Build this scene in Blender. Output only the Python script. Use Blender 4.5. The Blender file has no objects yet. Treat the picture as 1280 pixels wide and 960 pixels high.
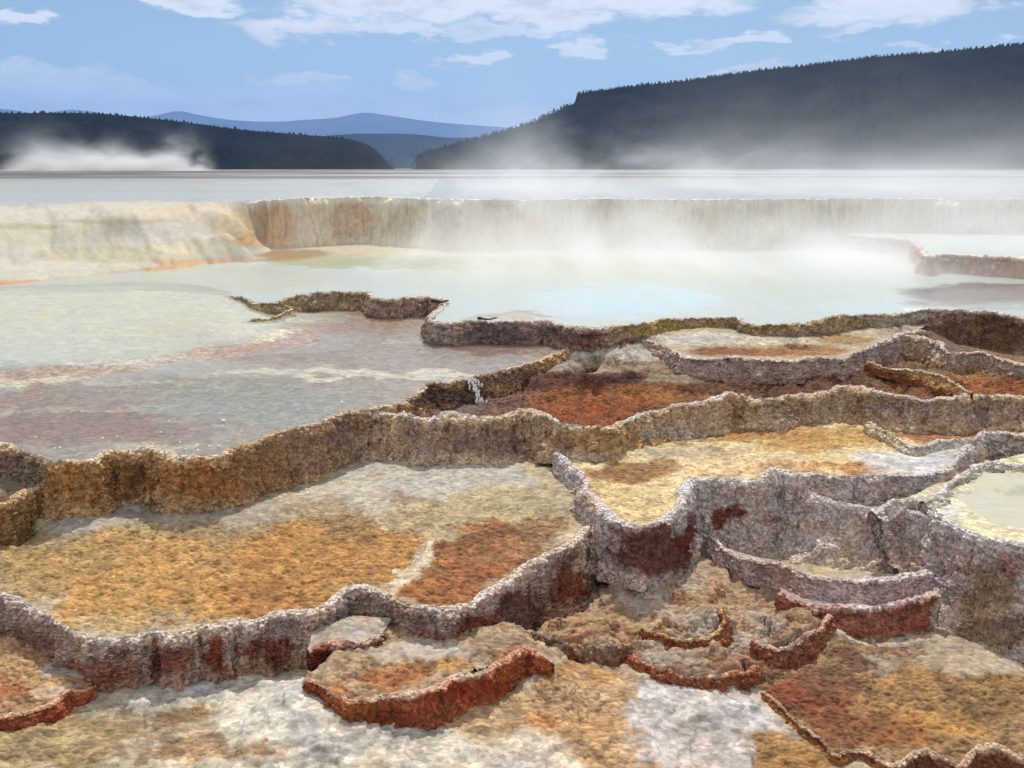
import bpy, math, random
import numpy as np
from mathutils import Vector

random.seed(4)
rng = np.random.default_rng(7)
D = bpy.data
SC = bpy.context.scene
COL = SC.collection

# ------------------------------------------------------------------ camera
F = 1100.0
PITCH = math.radians(13.8)
CP, SP = math.cos(PITCH), math.sin(PITCH)
EYE = 3.0

def unproj(u, v, z):
    x = (np.asarray(u, float) - 640) / F
    y = (480 - np.asarray(v, float)) / F
    dy = CP + y * SP
    dz = -SP + y * CP
    t = (z - EYE) / dz
    return x * t, dy * t

def pix(x, y, z):
    zz = z - EYE
    dep = np.maximum(y * CP - zz * SP, 1e-3)
    up = y * SP + zz * CP
    return 640 + F * x / dep, 480 - F * up / dep

def z_at(x, y, v):
    """height at plan distance y of the photograph's row v"""
    q = (480 - np.asarray(v, float)) / F
    return EYE + y * (-SP + q * CP) / (CP + q * SP)

cam = D.cameras.new('camera')
cam.sensor_width = 36
cam.lens = 36 * F / 1280
cam.clip_start = 0.1
cam.clip_end = 30000
co = D.objects.new('camera', cam)
co.location = (0, 0, EYE)
co.rotation_euler = (math.pi / 2 - PITCH, 0, 0)
COL.objects.link(co)
SC.camera = co

# ------------------------------------------------------------------ noise
def _hash(ix, iy, iz, s):
    h = (ix.astype(np.uint32) * np.uint32(374761393) + iy.astype(np.uint32) * np.uint32(668265263)
         + iz.astype(np.uint32) * np.uint32(2147483647) + np.uint32(s * 974711 + 13))
    h = (h ^ (h >> np.uint32(13))) * np.uint32(1274126177)
    h = (h ^ (h >> np.uint32(16))) * np.uint32(2246822519)
    h = h ^ (h >> np.uint32(15))
    return h.astype(np.float64) / 4294967295.0

def vnoise(p, s=0):
    f = np.floor(p)
    i = f.astype(np.int64)
    w = p - f
    w = w * w * w * (w * (w * 6 - 15) + 10)
    r = 0
    for a in (0, 1):
        wa = w[:, 0] if a else 1 - w[:, 0]
        for b in (0, 1):
            wb = w[:, 1] if b else 1 - w[:, 1]
            for c in (0, 1):
                wc = w[:, 2] if c else 1 - w[:, 2]
                r = r + wa * wb * wc * _hash(i[:, 0] + a, i[:, 1] + b, i[:, 2] + c, s)
    return r * 2 - 1

def fbm(p, o=4, s=0, g=0.5):
    r, a, t = 0, 1.0, 0
    for k in range(o):
        r = r + a * vnoise(p * (2.03 ** k) + 17.3 * k, s + k)
        t += a
        a *= g
    return r / t * 1.5

def ridged(p, o=3, s=0):
    r, a, t = 0, 1.0, 0
    for k in range(o):
        r = r + a * (1 - np.abs(vnoise(p * (2.1 ** k) + 9.1 * k, s + k)) * 2)
        t += a
        a *= 0.5
    return r / t

def worley(p, s=0):
    f = np.floor(p)
    i = f.astype(np.int64)
    w = p - f
    d = np.full(len(p), 9.0)
    for a in (-1, 0, 1):
        for b in (-1, 0, 1):
            for c in (-1, 0, 1):
                X, Y, Z = i[:, 0] + a, i[:, 1] + b, i[:, 2] + c
                dx = a + _hash(X, Y, Z, s) - w[:, 0]
                dy = b + _hash(X, Y, Z, s + 1) - w[:, 1]
                dz = c + _hash(X, Y, Z, s + 2) - w[:, 2]
                d = np.minimum(d, dx * dx + dy * dy + dz * dz)
    return np.sqrt(d)

def sst(a, b, x):
    t = np.clip((x - a) / (b - a), 0, 1)
    return t * t * (3 - 2 * t)

def lin(c):
    c = np.asarray(c, float) / 255
    return np.where(c <= 0.04045, c / 12.92, ((c + 0.055) / 1.055) ** 2.4)

# ------------------------------------------------------------------ mesh helpers
def obj(name, me, mat=None, parent=None):
    o = D.objects.new(name, me)
    COL.objects.link(o)
    if mat:
        me.materials.append(mat)
    if parent:
        o.parent = parent
        o.matrix_parent_inverse = parent.matrix_world.inverted()
    return o

def mesh(name, V, Q, col=None, smooth=True, matted=None):
    me = D.meshes.new(name)
    V = np.ascontiguousarray(V, np.float32)
    Q = np.ascontiguousarray(Q, np.int32)
    k = Q.shape[1]
    me.vertices.add(len(V))
    me.vertices.foreach_set('co', V.ravel())
    me.loops.add(Q.size)
    me.loops.foreach_set('vertex_index', Q.ravel())
    me.polygons.add(len(Q))
    me.polygons.foreach_set('loop_start', np.arange(len(Q), dtype=np.int32) * k)
    try:
        me.polygons.foreach_set('loop_total', np.full(len(Q), k, np.int32))
    except Exception:
        pass
    me.update(calc_edges=True)
    if smooth:
        me.polygons.foreach_set('use_smooth', np.ones(len(Q), bool))
    if col is not None:
        a = me.attributes.new('Col', 'FLOAT_COLOR', 'POINT')
        a.data.foreach_set('color', np.ascontiguousarray(col, np.float32).ravel())
        b = me.attributes.new('Mat', 'FLOAT', 'POINT')
        b.data.foreach_set('value', np.ascontiguousarray(np.ones(len(V)) if matted is None else matted, np.float32))
    return me

def gridquads(ni, nj):
    a = np.arange(ni * nj).reshape(ni, nj)
    return np.stack([a[:-1, :-1], a[1:, :-1], a[1:, 1:], a[:-1, 1:]], -1).reshape(-1, 4)

def thing(name, label, cat, loc=(0, 0, 0), group=None):
    o = D.objects.new(name, None)
    COL.objects.link(o)
    o.location = loc
    o.empty_display_size = 0.1
    o['label'] = label
    o['category'] = cat
    if group:
        o['group'] = group
    bpy.context.view_layer.update()
    return o

def tag(o, label=None, cat=None, group=None, kind=None):
    for k, v in (('label', label), ('category', cat), ('group', group), ('kind', kind)):
        if v:
            o[k] = v
    return o

# ------------------------------------------------------------------ materials
def newmat(name):
    m = D.materials.new(name)
    m.use_nodes = True
    nt = m.node_tree
    nt.nodes.clear()
    out = nt.nodes.new('ShaderNodeOutputMaterial')
    return m, nt, out

def N(nt, t, **kw):
    n = nt.nodes.new(t)
    for k, v in kw.items():
        if isinstance(k, str) and k.startswith('_'):
            setattr(n, k[1:], v)
    return n

def math_n(nt, op, a, b=None, clamp=False):
    n = nt.nodes.new('ShaderNodeMath')
    n.operation = op
    n.use_clamp = clamp
    for i, x in enumerate((a, b)):
        if x is None:
            continue
        if isinstance(x, (int, float)):
            n.inputs[i].default_value = x
        else:
            nt.links.new(x, n.inputs[i])
    return n.outputs[0]

def rock_mat(name, bump=0.6, scale=1.0, grain=60.0, stretch=(1, 1, 1), wet_rough=0.25, speck=0.7, mott=1.0):
    """travertine: colour attribute, broken up by mottling and pits; alpha of the attribute = wetness"""
    m, nt, out = newmat(name)
    L = nt.links.new
    at = N(nt, 'ShaderNodeAttribute')
    at.attribute_name = 'Col'
    tc = N(nt, 'ShaderNodeTexCoord')
    mp = N(nt, 'ShaderNodeMapping')
    mp.inputs['Scale'].default_value = stretch
    L(tc.outputs['Object'], mp.inputs[0])
    n1 = N(nt, 'ShaderNodeTexNoise')
    n1.inputs['Scale'].default_value = grain * scale
    n1.inputs['Detail'].default_value = 5
    n1.inputs['Roughness'].default_value = 0.65
    L(mp.outputs[0], n1.inputs['Vector'])
    n2 = N(nt, 'ShaderNodeTexNoise')
    n2.inputs['Scale'].default_value = 9 * scale
    n2.inputs['Detail'].default_value = 6
    n2.inputs['Roughness'].default_value = 0.7
    L(mp.outputs[0], n2.inputs['Vector'])
    vo = N(nt, 'ShaderNodeTexVoronoi')
    vo.inputs['Scale'].default_value = grain * 0.7 * scale
    L(mp.outputs[0], vo.inputs['Vector'])
    # colour variation
    a = math_n(nt, 'MULTIPLY', math_n(nt, 'SUBTRACT', n1.outputs['Fac'], 0.5), 1.5 * mott)
    b = math_n(nt, 'MULTIPLY', math_n(nt, 'SUBTRACT', n2.outputs['Fac'], 0.5), 0.9 * mott)
    s = math_n(nt, 'ADD', a, b)
    s = math_n(nt, 'ADD', s, 1.0)
    sp = N(nt, 'ShaderNodeSeparateColor')
    L(vo.outputs['Color'], sp.inputs[0])
    c1 = math_n(nt, 'MULTIPLY', math_n(nt, 'SUBTRACT', sp.outputs[0], 0.5), speck)
    s = math_n(nt, 'MULTIPLY', s, math_n(nt, 'ADD', c1, 1.0))
    s = math_n(nt, 'MAXIMUM', s, 0.15)
    vm = N(nt, 'ShaderNodeVectorMath')
    vm.operation = 'SCALE'
    L(at.outputs['Color'], vm.inputs[0])
    L(s, vm.inputs['Scale'])
    bs = N(nt, 'ShaderNodeBsdfPrincipled')
    L(vm.outputs[0], bs.inputs['Base Color'])
    r = N(nt, 'ShaderNodeMapRange')
    r.inputs['To Min'].default_value = 0.9
    r.inputs['To Max'].default_value = wet_rough
    L(at.outputs['Alpha'], r.inputs['Value'])
    L(r.outputs[0], bs.inputs['Roughness'])
    bs.inputs['Specular IOR Level'].default_value = 0.35
    h = math_n(nt, 'MULTIPLY', vo.outputs['Distance'], -1.3)
    h = math_n(nt, 'ADD', h, math_n(nt, 'MULTIPLY', n1.outputs['Fac'], 0.6))
    h = math_n(nt, 'ADD', h, math_n(nt, 'MULTIPLY', n2.outputs['Fac'], 0.8))
    bm = N(nt, 'ShaderNodeBump')
    am = N(nt, 'ShaderNodeAttribute')
    am.attribute_name = 'Mat'
    L(math_n(nt, 'MULTIPLY', am.outputs['Fac'], bump), bm.inputs['Strength'])
    bm.inputs['Distance'].default_value = 0.035 / scale
    L(h, bm.inputs['Height'])
    L(bm.outputs[0], bs.inputs['Normal'])
    L(bs.outputs[0], out.inputs['Surface'])
    return m

M_WALL = rock_mat('crusty_travertine', 0.75, 1.0, 62, speck=0.75)
M_DRAPE = rock_mat('draped_sinter', 0.45, 0.4, 22, stretch=(1.3, 1.3, 0.13), wet_rough=0.22, speck=0.06, mott=0.45)
M_FLOOR = rock_mat('basin_sinter', 0.5, 1.0, 50, stretch=(0.75, 1.0, 1.0), speck=0.55, mott=0.8)
M_FAR = rock_mat('far_sinter', 0.35, 0.35, 40, wet_rough=0.18, speck=0.1, mott=0.35)
M_FLOW = rock_mat('flow_sinter', 0.25, 0.4, 22, stretch=(1.0, 0.35, 1.0), wet_rough=0.2, speck=0.06, mott=0.1)

def water_mat(name, ripple=0.35, rscale=(5, 16, 1), rough=0.2, refl=0.22):
    m, nt, out = newmat(name)
    L = nt.links.new
    at = N(nt, 'ShaderNodeAttribute')
    at.attribute_name = 'Col'
    tc = N(nt, 'ShaderNodeTexCoord')
    mp = N(nt, 'ShaderNodeMapping')
    mp.inputs['Scale'].default_value = rscale
    L(tc.outputs['Object'], mp.inputs[0])
    n1 = N(nt, 'ShaderNodeTexNoise')
    n1.inputs['Scale'].default_value = 1
    n1.inputs['Detail'].default_value = 4
    n1.inputs['Roughness'].default_value = 0.6
    L(mp.outputs[0], n1.inputs['Vector'])
    bm = N(nt, 'ShaderNodeBump')
    bm.inputs['Strength'].default_value = ripple
    bm.inputs['Distance'].default_value = 0.03
    L(n1.outputs['Fac'], bm.inputs['Height'])
    tr = N(nt, 'ShaderNodeBsdfTransparent')
    tr.inputs[0].default_value = (0.93, 0.95, 0.94, 1)
    df = N(nt, 'ShaderNodeBsdfDiffuse')
    L(at.outputs['Color'], df.inputs['Color'])
    L(bm.outputs[0], df.inputs['Normal'])
    mx = N(nt, 'ShaderNodeMixShader')
    L(at.outputs['Alpha'], mx.inputs[0])
    L(tr.outputs[0], mx.inputs[1])
    L(df.outputs[0], mx.inputs[2])
    gl = N(nt, 'ShaderNodeBsdfGlossy')
    gl.inputs['Roughness'].default_value = rough
    L(bm.outputs[0], gl.inputs['Normal'])
    fr = N(nt, 'ShaderNodeFresnel')
    fr.inputs['IOR'].default_value = 1.33
    L(bm.outputs[0], fr.inputs['Normal'])
    m2 = N(nt, 'ShaderNodeMixShader')
    L(math_n(nt, 'MULTIPLY', fr.outputs[0], refl), m2.inputs[0])
    L(mx.outputs[0], m2.inputs[1])
    L(gl.outputs[0], m2.inputs[2])
    L(m2.outputs[0], out.inputs['Surface'])
    return m

M_WATER = water_mat('shallow_spring_water')
M_MILK = water_mat('milky_spring_water', 0.4, (2.2, 9, 1), 0.18, 0.42)

# ------------------------------------------------------------------ paint
def paint(P, base, blobs, warp=22, seed=0, jit=0.16):
    """mineral and algae colours, plus one wall reflection, laid on the ground: soft-edged patches with ragged borders"""
    n = len(P)
    u, v = pix(P[:, 0], P[:, 1], P[:, 2])
    dist = np.maximum(P[:, 1], 1)
    pw = P * 2.2
    wu = fbm(pw, 6, seed + 50, 0.68)
    wv = fbm(pw + 31.7, 6, seed + 60, 0.68)
    k = np.clip(7 / dist, 0.25, 1.3)
    uu = u + wu * warp * 1.6 * k
    vv = v + wv * warp * 0.7 * k
    C = np.empty((n, 4))
    if callable(base):
        C[:] = base(P, u, v)
    else:
        C[:, :3] = lin(base)
        C[:, 3] = 0.0
    for b in blobs:
        bu, bv, ru, rv, c = b[:5]
        st = b[5] if len(b) > 5 else 1.0
        wet = b[6] if len(b) > 6 else 0.0
        ang = math.radians(b[7]) if len(b) > 7 else 0
        du, dv = uu - bu, vv - bv
        if ang:
            du, dv = du * math.cos(ang) + dv * math.sin(ang), -du * math.sin(ang) + dv * math.cos(ang)
        r = np.sqrt((du / ru) ** 2 + (dv / rv) ** 2)
        w = (st * (1 - sst(0.68, 1.08, r)))[:, None]
        C[:, :3] = C[:, :3] * (1 - w) + lin(c) * w
        C[:, 3:] = C[:, 3:] * (1 - w) + wet * w
    j = fbm(P * 11, 4, seed + 70, 0.65)
    C[:, :3] *= np.clip(1 + jit * 1.6 * j, 0.45, 1.7)[:, None]
    h = fbm(P * 4.3 + 5, 3, seed + 80)
    C[:, 0] *= 1 + 0.05 * h
    C[:, 2] *= 1 - 0.12 * h
    g = (C[:, :3] * np.array([0.35, 0.5, 0.15])).sum(1)[:, None]
    C[:, :3] = C[:, :3] * 0.95 + g * 0.05
    return np.clip(C, 0.002, 0.9)

# ------------------------------------------------------------------ walls
RIMS = {}

def catmull(c, per=14):
    c = np.asarray(c, float)
    p = np.vstack([2 * c[0] - c[1], c, 2 * c[-1] - c[-2]])
    t = np.linspace(0, 1, per, endpoint=False)[:, None]
    out = []
    for i in range(1, len(p) - 2):
        a, b, d, e = p[i - 1], p[i], p[i + 1], p[i + 2]
        out.append(0.5 * (2 * b + (d - a) * t + (2 * a - 5 * b + 4 * d - e) * t ** 2 + (3 * b - 3 * d + e - a) * t ** 3))
    out.append(c[-1:])
    return np.vstack(out)

def smooth1(a, k):
    if k < 1:
        return a
    w = np.hanning(2 * k + 3)[1:-1]
    w /= w.sum()
    return np.stack([np.convolve(np.pad(a[:, i], k, mode='edge'), w, 'valid') for i in range(a.shape[1])], 1)

def rim_curve(name, ctrl, zr, flare=0.15, ds=0.011, thick=0.06, nsm=0.12, cam_n=0.25):
    """trace a rim at height zr and the foot of its wall; both in plan"""
    c = [(q[0], q[1], q[2], q[3] if len(q) > 3 else zr) for q in ctrl]
    d = catmull(c)
    x, y = unproj(d[:, 0], d[:, 1], d[:, 3])
    P = np.stack([x, y, d[:, 3], d[:, 2]], 1)
    s = np.r_[0, np.cumsum(np.hypot(np.diff(P[:, 0]), np.diff(P[:, 1])))]
    n = max(8, int(s[-1] / ds))
    t = np.linspace(0, s[-1], n)
    P = np.stack([np.interp(t, s, P[:, i]) for i in range(4)], 1)
    # small scallops of the crest
    q = np.stack([P[:, 0], P[:, 1], P[:, 2]], 1)
    T = np.gradient(smooth1(P[:, :2], max(2, int(0.05 / ds))), axis=0)
    T /= np.linalg.norm(T, axis=1)[:, None] + 1e-9
    Nn = np.stack([T[:, 1], -T[:, 0]], 1)
    sc = P[:, 1:2] / 6
    P[:, :2] += Nn * (0.012 * fbm(q * 7, 3, 3)[:, None] + 0.006 * fbm(q * 25, 2, 4)[:, None]) * np.clip(sc, 0.6, 2)
    if name.startswith('scale') or name in ('crescent', 'side', 'redstep', 'mauve'):
        P[:, :2] += Nn * (0.030 * fbm(q * 4, 3, 7))[:, None]
    if name.startswith('scale'):
        P[:, 2] += 0.022 * fbm(q * 6, 3, 8)
    P[:, 2] += (0.014 * fbm(q * 5, 3, 5) + 0.007 * fbm(q * 24, 3, 6)) * np.clip(sc[:, 0], 0.6, 1.6)
    Ns = smooth1(Nn, max(2, int(nsm / ds)))
    Ns = Ns * 0.8 + np.array([0, -cam_n])
    Ns /= np.linalg.norm(Ns, axis=1)[:, None] + 1e-9
    h = np.full(n, 0.3)
    for _ in range(5):
        B = P[:, :2] + Ns * (flare * h + 0.02)[:, None]
        zb = z_at(B[:, 0], B[:, 1], P[:, 3])
        h = np.clip(P[:, 2] - zb, 0.02, 2.0)
        h = smooth1(h[:, None], max(1, int(0.04 / ds)))[:, 0]
        if name.startswith('scale'):
            e = np.clip(np.minimum(np.arange(n), n - 1 - np.arange(n)) / (0.18 * n), 0, 1)
            h = np.maximum(h * (0.25 + 0.75 * e), 0.015)
    base = np.stack([B[:, 0], B[:, 1], P[:, 2] - h], 1)
    R = dict(rim=P[:, :3].copy(), base=base, N=Ns, h=h, thick=thick, t=t, ds=ds, flare=flare)
    RIMS[name] = R
    return R

def wall(name, parent, R, style='knob', lip=(205, 190, 175), mid=(150, 125, 105), low=(140, 110, 85), blobs=(),
         amp=1.0, lipw=0.16, mat=None, part='rim', wet=0.0, lipwet=0.0, flow=0.0, low_at=0.7):
    P, B, Ns, h, th = R['rim'], R['base'], R['N'], R['h'], R['thick']
    n = len(P)
    hm = float(np.percentile(h, 75))
    ds = R['ds']
    nw = int(np.clip(hm / ds * 1.15, 5, 130))
    rows, S = [], []
    tn = th * np.clip(0.62 + 0.75 * fbm(P * 3, 4, 21), 0.22, 1.5)
    for off, dz, s in ((-1.0, -0.14, -1), (-0.98, -0.03, -0.9), (-0.85, -0.010, -0.6), (-0.6, 0.001, -0.4), (-0.35, 0.003, -0.2), (-0.12, 0.0, -0.05)):
        q = P.copy()
        q[:, :2] += Ns * (off * tn)[:, None]
        q[:, 2] += dz
        rows.append(q)
        S.append(np.full(n, s))
    d = B[:, :2] - P[:, :2]
    for k in range(nw + 5):
        s = k / nw
        se = min(s, 1.0)
        g = 0.35 * se + 0.65 * se ** 2.2
        q = P.copy()
        q[:, :2] += d * g
        # nosing under the lip
        q[:, :2] += Ns * (0.018 * math.exp(-((s - 0.12) / 0.12) ** 2) * np.minimum(h / 0.3, 1.5))[:, None]
        q[:, 2] = P[:, 2] - h * s - (0.012 if s < 0.05 and k == 0 else 0.0)
        if s > 1:
            q[:, :2] += d * 0.12 * (s - 1) * 4
            q[:, 2] = P[:, 2] - h - (s - 1) * nw * 0.02
        rows.append(q)
        S.append(np.full(n, s))
    V = np.stack(rows, 1)
    S = np.stack(S, 1)
    nr = V.shape[1]
    du = np.gradient(V, axis=0)
    dv = np.gradient(V, axis=1)
    nn = np.cross(dv, du)
    nn /= np.linalg.norm(nn, axis=2)[:, :, None] + 1e-9
    flip = (nn[:, nr // 2, :2] * Ns).sum(1).mean()
    if flip < 0:
        nn = -nn
    p = V.reshape(-1, 3)
    s = S.reshape(-1)
    nf = nn.reshape(-1, 3)
    far = np.clip(p[:, 1] / 6.0, 0.7, 4)
    fs = float(np.clip(np.median(p[:, 1]) / 6.0, 0.75, 3.2))
    env = 0.3 * sst(-0.8, -0.4, s) + 0.7 * sst(-0.1, 0.12, s)
    body = sst(0.0, 0.2, s)
    big = fbm(p * np.array([5, 5, 2.0]) / fs, 4, 31)
    dis = 0.030 * big * body * np.minimum(1, hm / 0.25)
    # vertical flutes
    fl = fbm(p * np.array([11, 11, 1.2]) / fs, 3, 33)
    dis += (0.026 + 0.03 * flow) * fl * body * np.minimum(1, hm / 0.25)
    rib = 1 - np.abs(fbm(p * np.array([24, 24, 2.0]) / fs, 2, 37)) * 2
    dis += 0.014 * rib * body * np.minimum(1, hm / 0.25)
    if style == 'knob':
        w1 = worley(p * np.array([23, 23, 25]) / fs, 41)
        w2 = worley(p * np.array([47, 47, 50]) / fs, 44)
        dis += 0.044 * (0.55 - w1) * env + 0.026 * (0.5 - w2) * env
    elif style == 'shelf':
        ph = p[:, 2] / (0.024 * fs) + 1.6 * fbm(p * np.array([6, 6, 3]) / fs, 3, 45) + 0.35 * fbm(p * 20, 2, 46)
        fr = ph - np.floor(ph)
        lay = np.where(fr < 0.75, fr / 0.75, (1 - fr) / 0.25)
        gate = sst(-0.35, 0.25, fbm(p * np.array([14, 14, 25]) / fs, 2, 47))
        dis += 0.026 * (lay - 0.4) * (0.35 + 0.65 * gate) * body
        w1 = worley(p * np.array([24, 24, 50]) / fs, 41)
        w2 = worley(p * np.array([50, 50, 80]) / fs, 49)
        dis += 0.030 * (0.5 - w1) * env + 0.016 * (0.5 - w2) * env
    elif style == 'fine':
        w1 = worley(p * np.array([34, 34, 60]) / fs, 41)
        w2 = worley(p * np.array([60, 60, 80]) / fs, 51)
        dis += 0.020 * (0.5 - w1) * env + 0.010 * (0.5 - w2) * env + 0.012 * fbm(p * np.array([18, 18, 40]) / fs, 3, 48) * env
    elif style == 'flow':
        dis += 0.05 * fbm(p * np.array([5, 5, .6]) / fs, 4, 52) * body + 0.015 * fbm(p * np.array([14, 14, 6]) / fs, 3, 53) * env
    V2 = p + nf * (dis * amp * fs ** 0.7)[:, None]
    cn = fbm(p * np.array([5, 5, 7]) / fs, 4, 61, 0.6)
    cn2 = fbm(p * np.array([16, 16, 20]) / fs, 3, 63, 0.6)
    se = s + 0.14 * cn + 0.05 * cn2

    def base(Pq, u, v):
        C = np.zeros((len(Pq), 4))
        a = sst(lipw * 0.1, lipw * 0.8, s + 0.05 * cn + 0.04 * cn2)[:, None]
        b = sst(low_at - 0.25, low_at + 0.25, se + 0.25 * cn)[:, None]
        c = lin(mid) * (1 - b) + lin(low) * b
        gate = sst(-0.5, 0.15, fbm(Pq * np.array([2.2, 2.2, 0.5]) / fs, 4, 66, 0.6))[:, None]
        lp = lin(lip) * (0.35 + 0.65 * gate) + lin(mid) * 1.15 * (0.65 - 0.65 * gate)
        C[:, :3] = lp * (1 - a) + c * a
        C[:, 3] = wet + (lipwet - wet) * (1 - a[:, 0])
        return C
    C = paint(V2, base, blobs, seed=3, jit=0.22)
    C[:, :3] *= 1.45
    C[:, :3] *= np.minimum(1, 0.66 / C[:, :3].max(1))[:, None]
    C[:, :3] *= np.array([1.03, 0.99, 0.975])
    return obj(part, mesh(part, V2, gridquads(n, nr), C), mat or M_WALL, parent)

# ------------------------------------------------------------------ floors
def inside(x, y, poly):
    r = np.zeros(len(x), bool)
    px, py = poly[:, 0], poly[:, 1]
    j = len(poly) - 1
    for i in range(len(poly)):
        yi, yj = py[i], py[j]
        if yi != yj:
            c = ((yi > y) != (yj > y)) & (x < (px[j] - px[i]) * (y - yi) / (yj - yi) + px[i])
            r ^= c
        j = i
    return r

def idw(x, y, K, power=3.0):
    K = np.asarray(K, float)
    num = np.zeros(len(x))
    den = np.zeros(len(x))
    for kx, ky, kz in K:
        # distances measured stretched in depth less than across
        d2 = (x - kx) ** 2 + (y - ky) ** 2 + 4e-3
        w = d2 ** (-power / 2)
        num += w * kz
        den += w
    return num / den

def tps(x, y, K, lam=2e-3):
    K = np.asarray(K, float)
    sx_, sy_ = 1.0, 1.0
    A = K[:, :2]
    n = len(A)
    def phi(d2):
        return 0.5 * d2 * np.log(d2 + 1e-9)
    d2 = ((A[:, None] - A[None]) ** 2).sum(2)
    Pm = np.c_[np.ones(n), A]
    M = np.zeros((n + 3, n + 3))
    M[:n, :n] = phi(d2) + lam * np.eye(n)
    M[:n, n:] = Pm
    M[n:, :n] = Pm.T
    w = np.linalg.solve(M, np.r_[K[:, 2], 0, 0, 0])
    out = w[n] + w[n + 1] * x + w[n + 2] * y
    for i in range(n):
        out = out + w[i] * phi((x - A[i, 0]) ** 2 + (y - A[i, 1]) ** 2)
    return out

def thin(K, dmin=0.12):
    keep = []
    for q in K:
        if all((q[0] - k[0]) ** 2 + (q[1] - k[1]) ** 2 > dmin ** 2 for k in keep):
            keep.append(q)
    return keep

def ctrl_from(rims, which, dz=0.0, step=0.22):
    out = []
    for nme in rims:
        R = RIMS[nme]
        a = R[which]
        k = max(1, int(step * (np.median(a[:, 1]) / 6) / R['ds']))
        for q in a[::k]:
            out.append((q[0], q[1], q[2] + dz))
    return out

def floor_grid(poly, dt=0.0017, dl=0.0042, ymin=None, ymax=None):
    tt = poly[:, 0] / poly[:, 1]
    y0, y1 = poly[:, 1].min(), poly[:, 1].max()
    t = np.arange(tt.min() - dt, tt.max() + 2 * dt, dt)
    l = np.exp(np.arange(math.log(y0) - dl, math.log(y1) + 2 * dl, dl))
    T, Y = np.meshgrid(t, l, indexing='ij')
    X = T * Y
    x, y = X.ravel(), Y.ravel()
    Q = gridquads(len(t), len(l))
    cx = (x[Q[:, 0]] + x[Q[:, 2]]) / 2
    cy = (y[Q[:, 0]] + y[Q[:, 2]]) / 2
    Q = Q[inside(cx, cy, poly)]
    us = np.unique(Q)
    mp = np.full(len(x), -1)
    mp[us] = np.arange(len(us))
    return x[us], y[us], mp[Q][:, ::-1]

def poly_of(name, back, zback, cut=0.4, umin=None):
    """a basin's outline: just inside its own rim, closed by points under the terraces behind"""
    R = RIMS[name]
    a = R['rim'][:, :2] - R['N'] * R['thick'] * cut
    k = max(1, int(0.03 / R['ds']))
    if umin is not None:
        a = a[pix(R['rim'][:, 0], R['rim'][:, 1], R['rim'][:, 2])[0] > umin]
    a = a[::k]
    b = []
    for q in back:
        z = q[2] if len(q) > 2 else zback
        b.append(unproj(q[0], q[1], z))
    return np.vstack([a, np.array(b)])

def relief(P, style):
    x = P
    d = np.clip(P[:, 1] / 6, 0.7, 3)
    if style == 'mat':
        q = P * np.array([1.0, 1.25, 1])
        return 0.016 * ridged(q * 9, 3, 71) + 0.022 * fbm(P * 2.6, 3, 72) - 0.042 * worley(q * np.array([13, 19, 1]), 73) - 0.014 * worley(q * np.array([30, 40, 1]), 93)
    if style == 'fine':
        return 0.012 * fbm(P * 6, 4, 74) + 0.009 * ridged(P * np.array([8, 14, 1]), 3, 75) - 0.006 * worley(P * np.array([24, 30, 1]), 94)
    if style == 'rough':
        return 0.020 * ridged(P * np.array([6, 8, 1]), 3, 76) + 0.018 * fbm(P * 4, 3, 77) - 0.012 * worley(P * np.array([18, 24, 1]), 78) - 0.008 * worley(P * np.array([40, 50, 1]), 95)
    if style == 'ripple':
        q = P.copy()
        q[:, 1] += 0.25 * fbm(P * 1.5, 3, 79)
        return 0.010 * ridged(q * np.array([1.6, 7.0, 1]), 3, 80) + 0.006 * fbm(P * 5, 3, 81)
    if style == 'flat':
        return 0.006 * fbm(P * 4, 4, 82) + 0.002 * fbm(P * 20, 2, 83)
    if style == 'tuft':
        return -0.035 * worley(P * np.array([14, 14, 1]), 84) + 0.03 * fbm(P * 4, 3, 85) - 0.014 * worley(P * 33, 86)
    return np.zeros(len(P))

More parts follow.
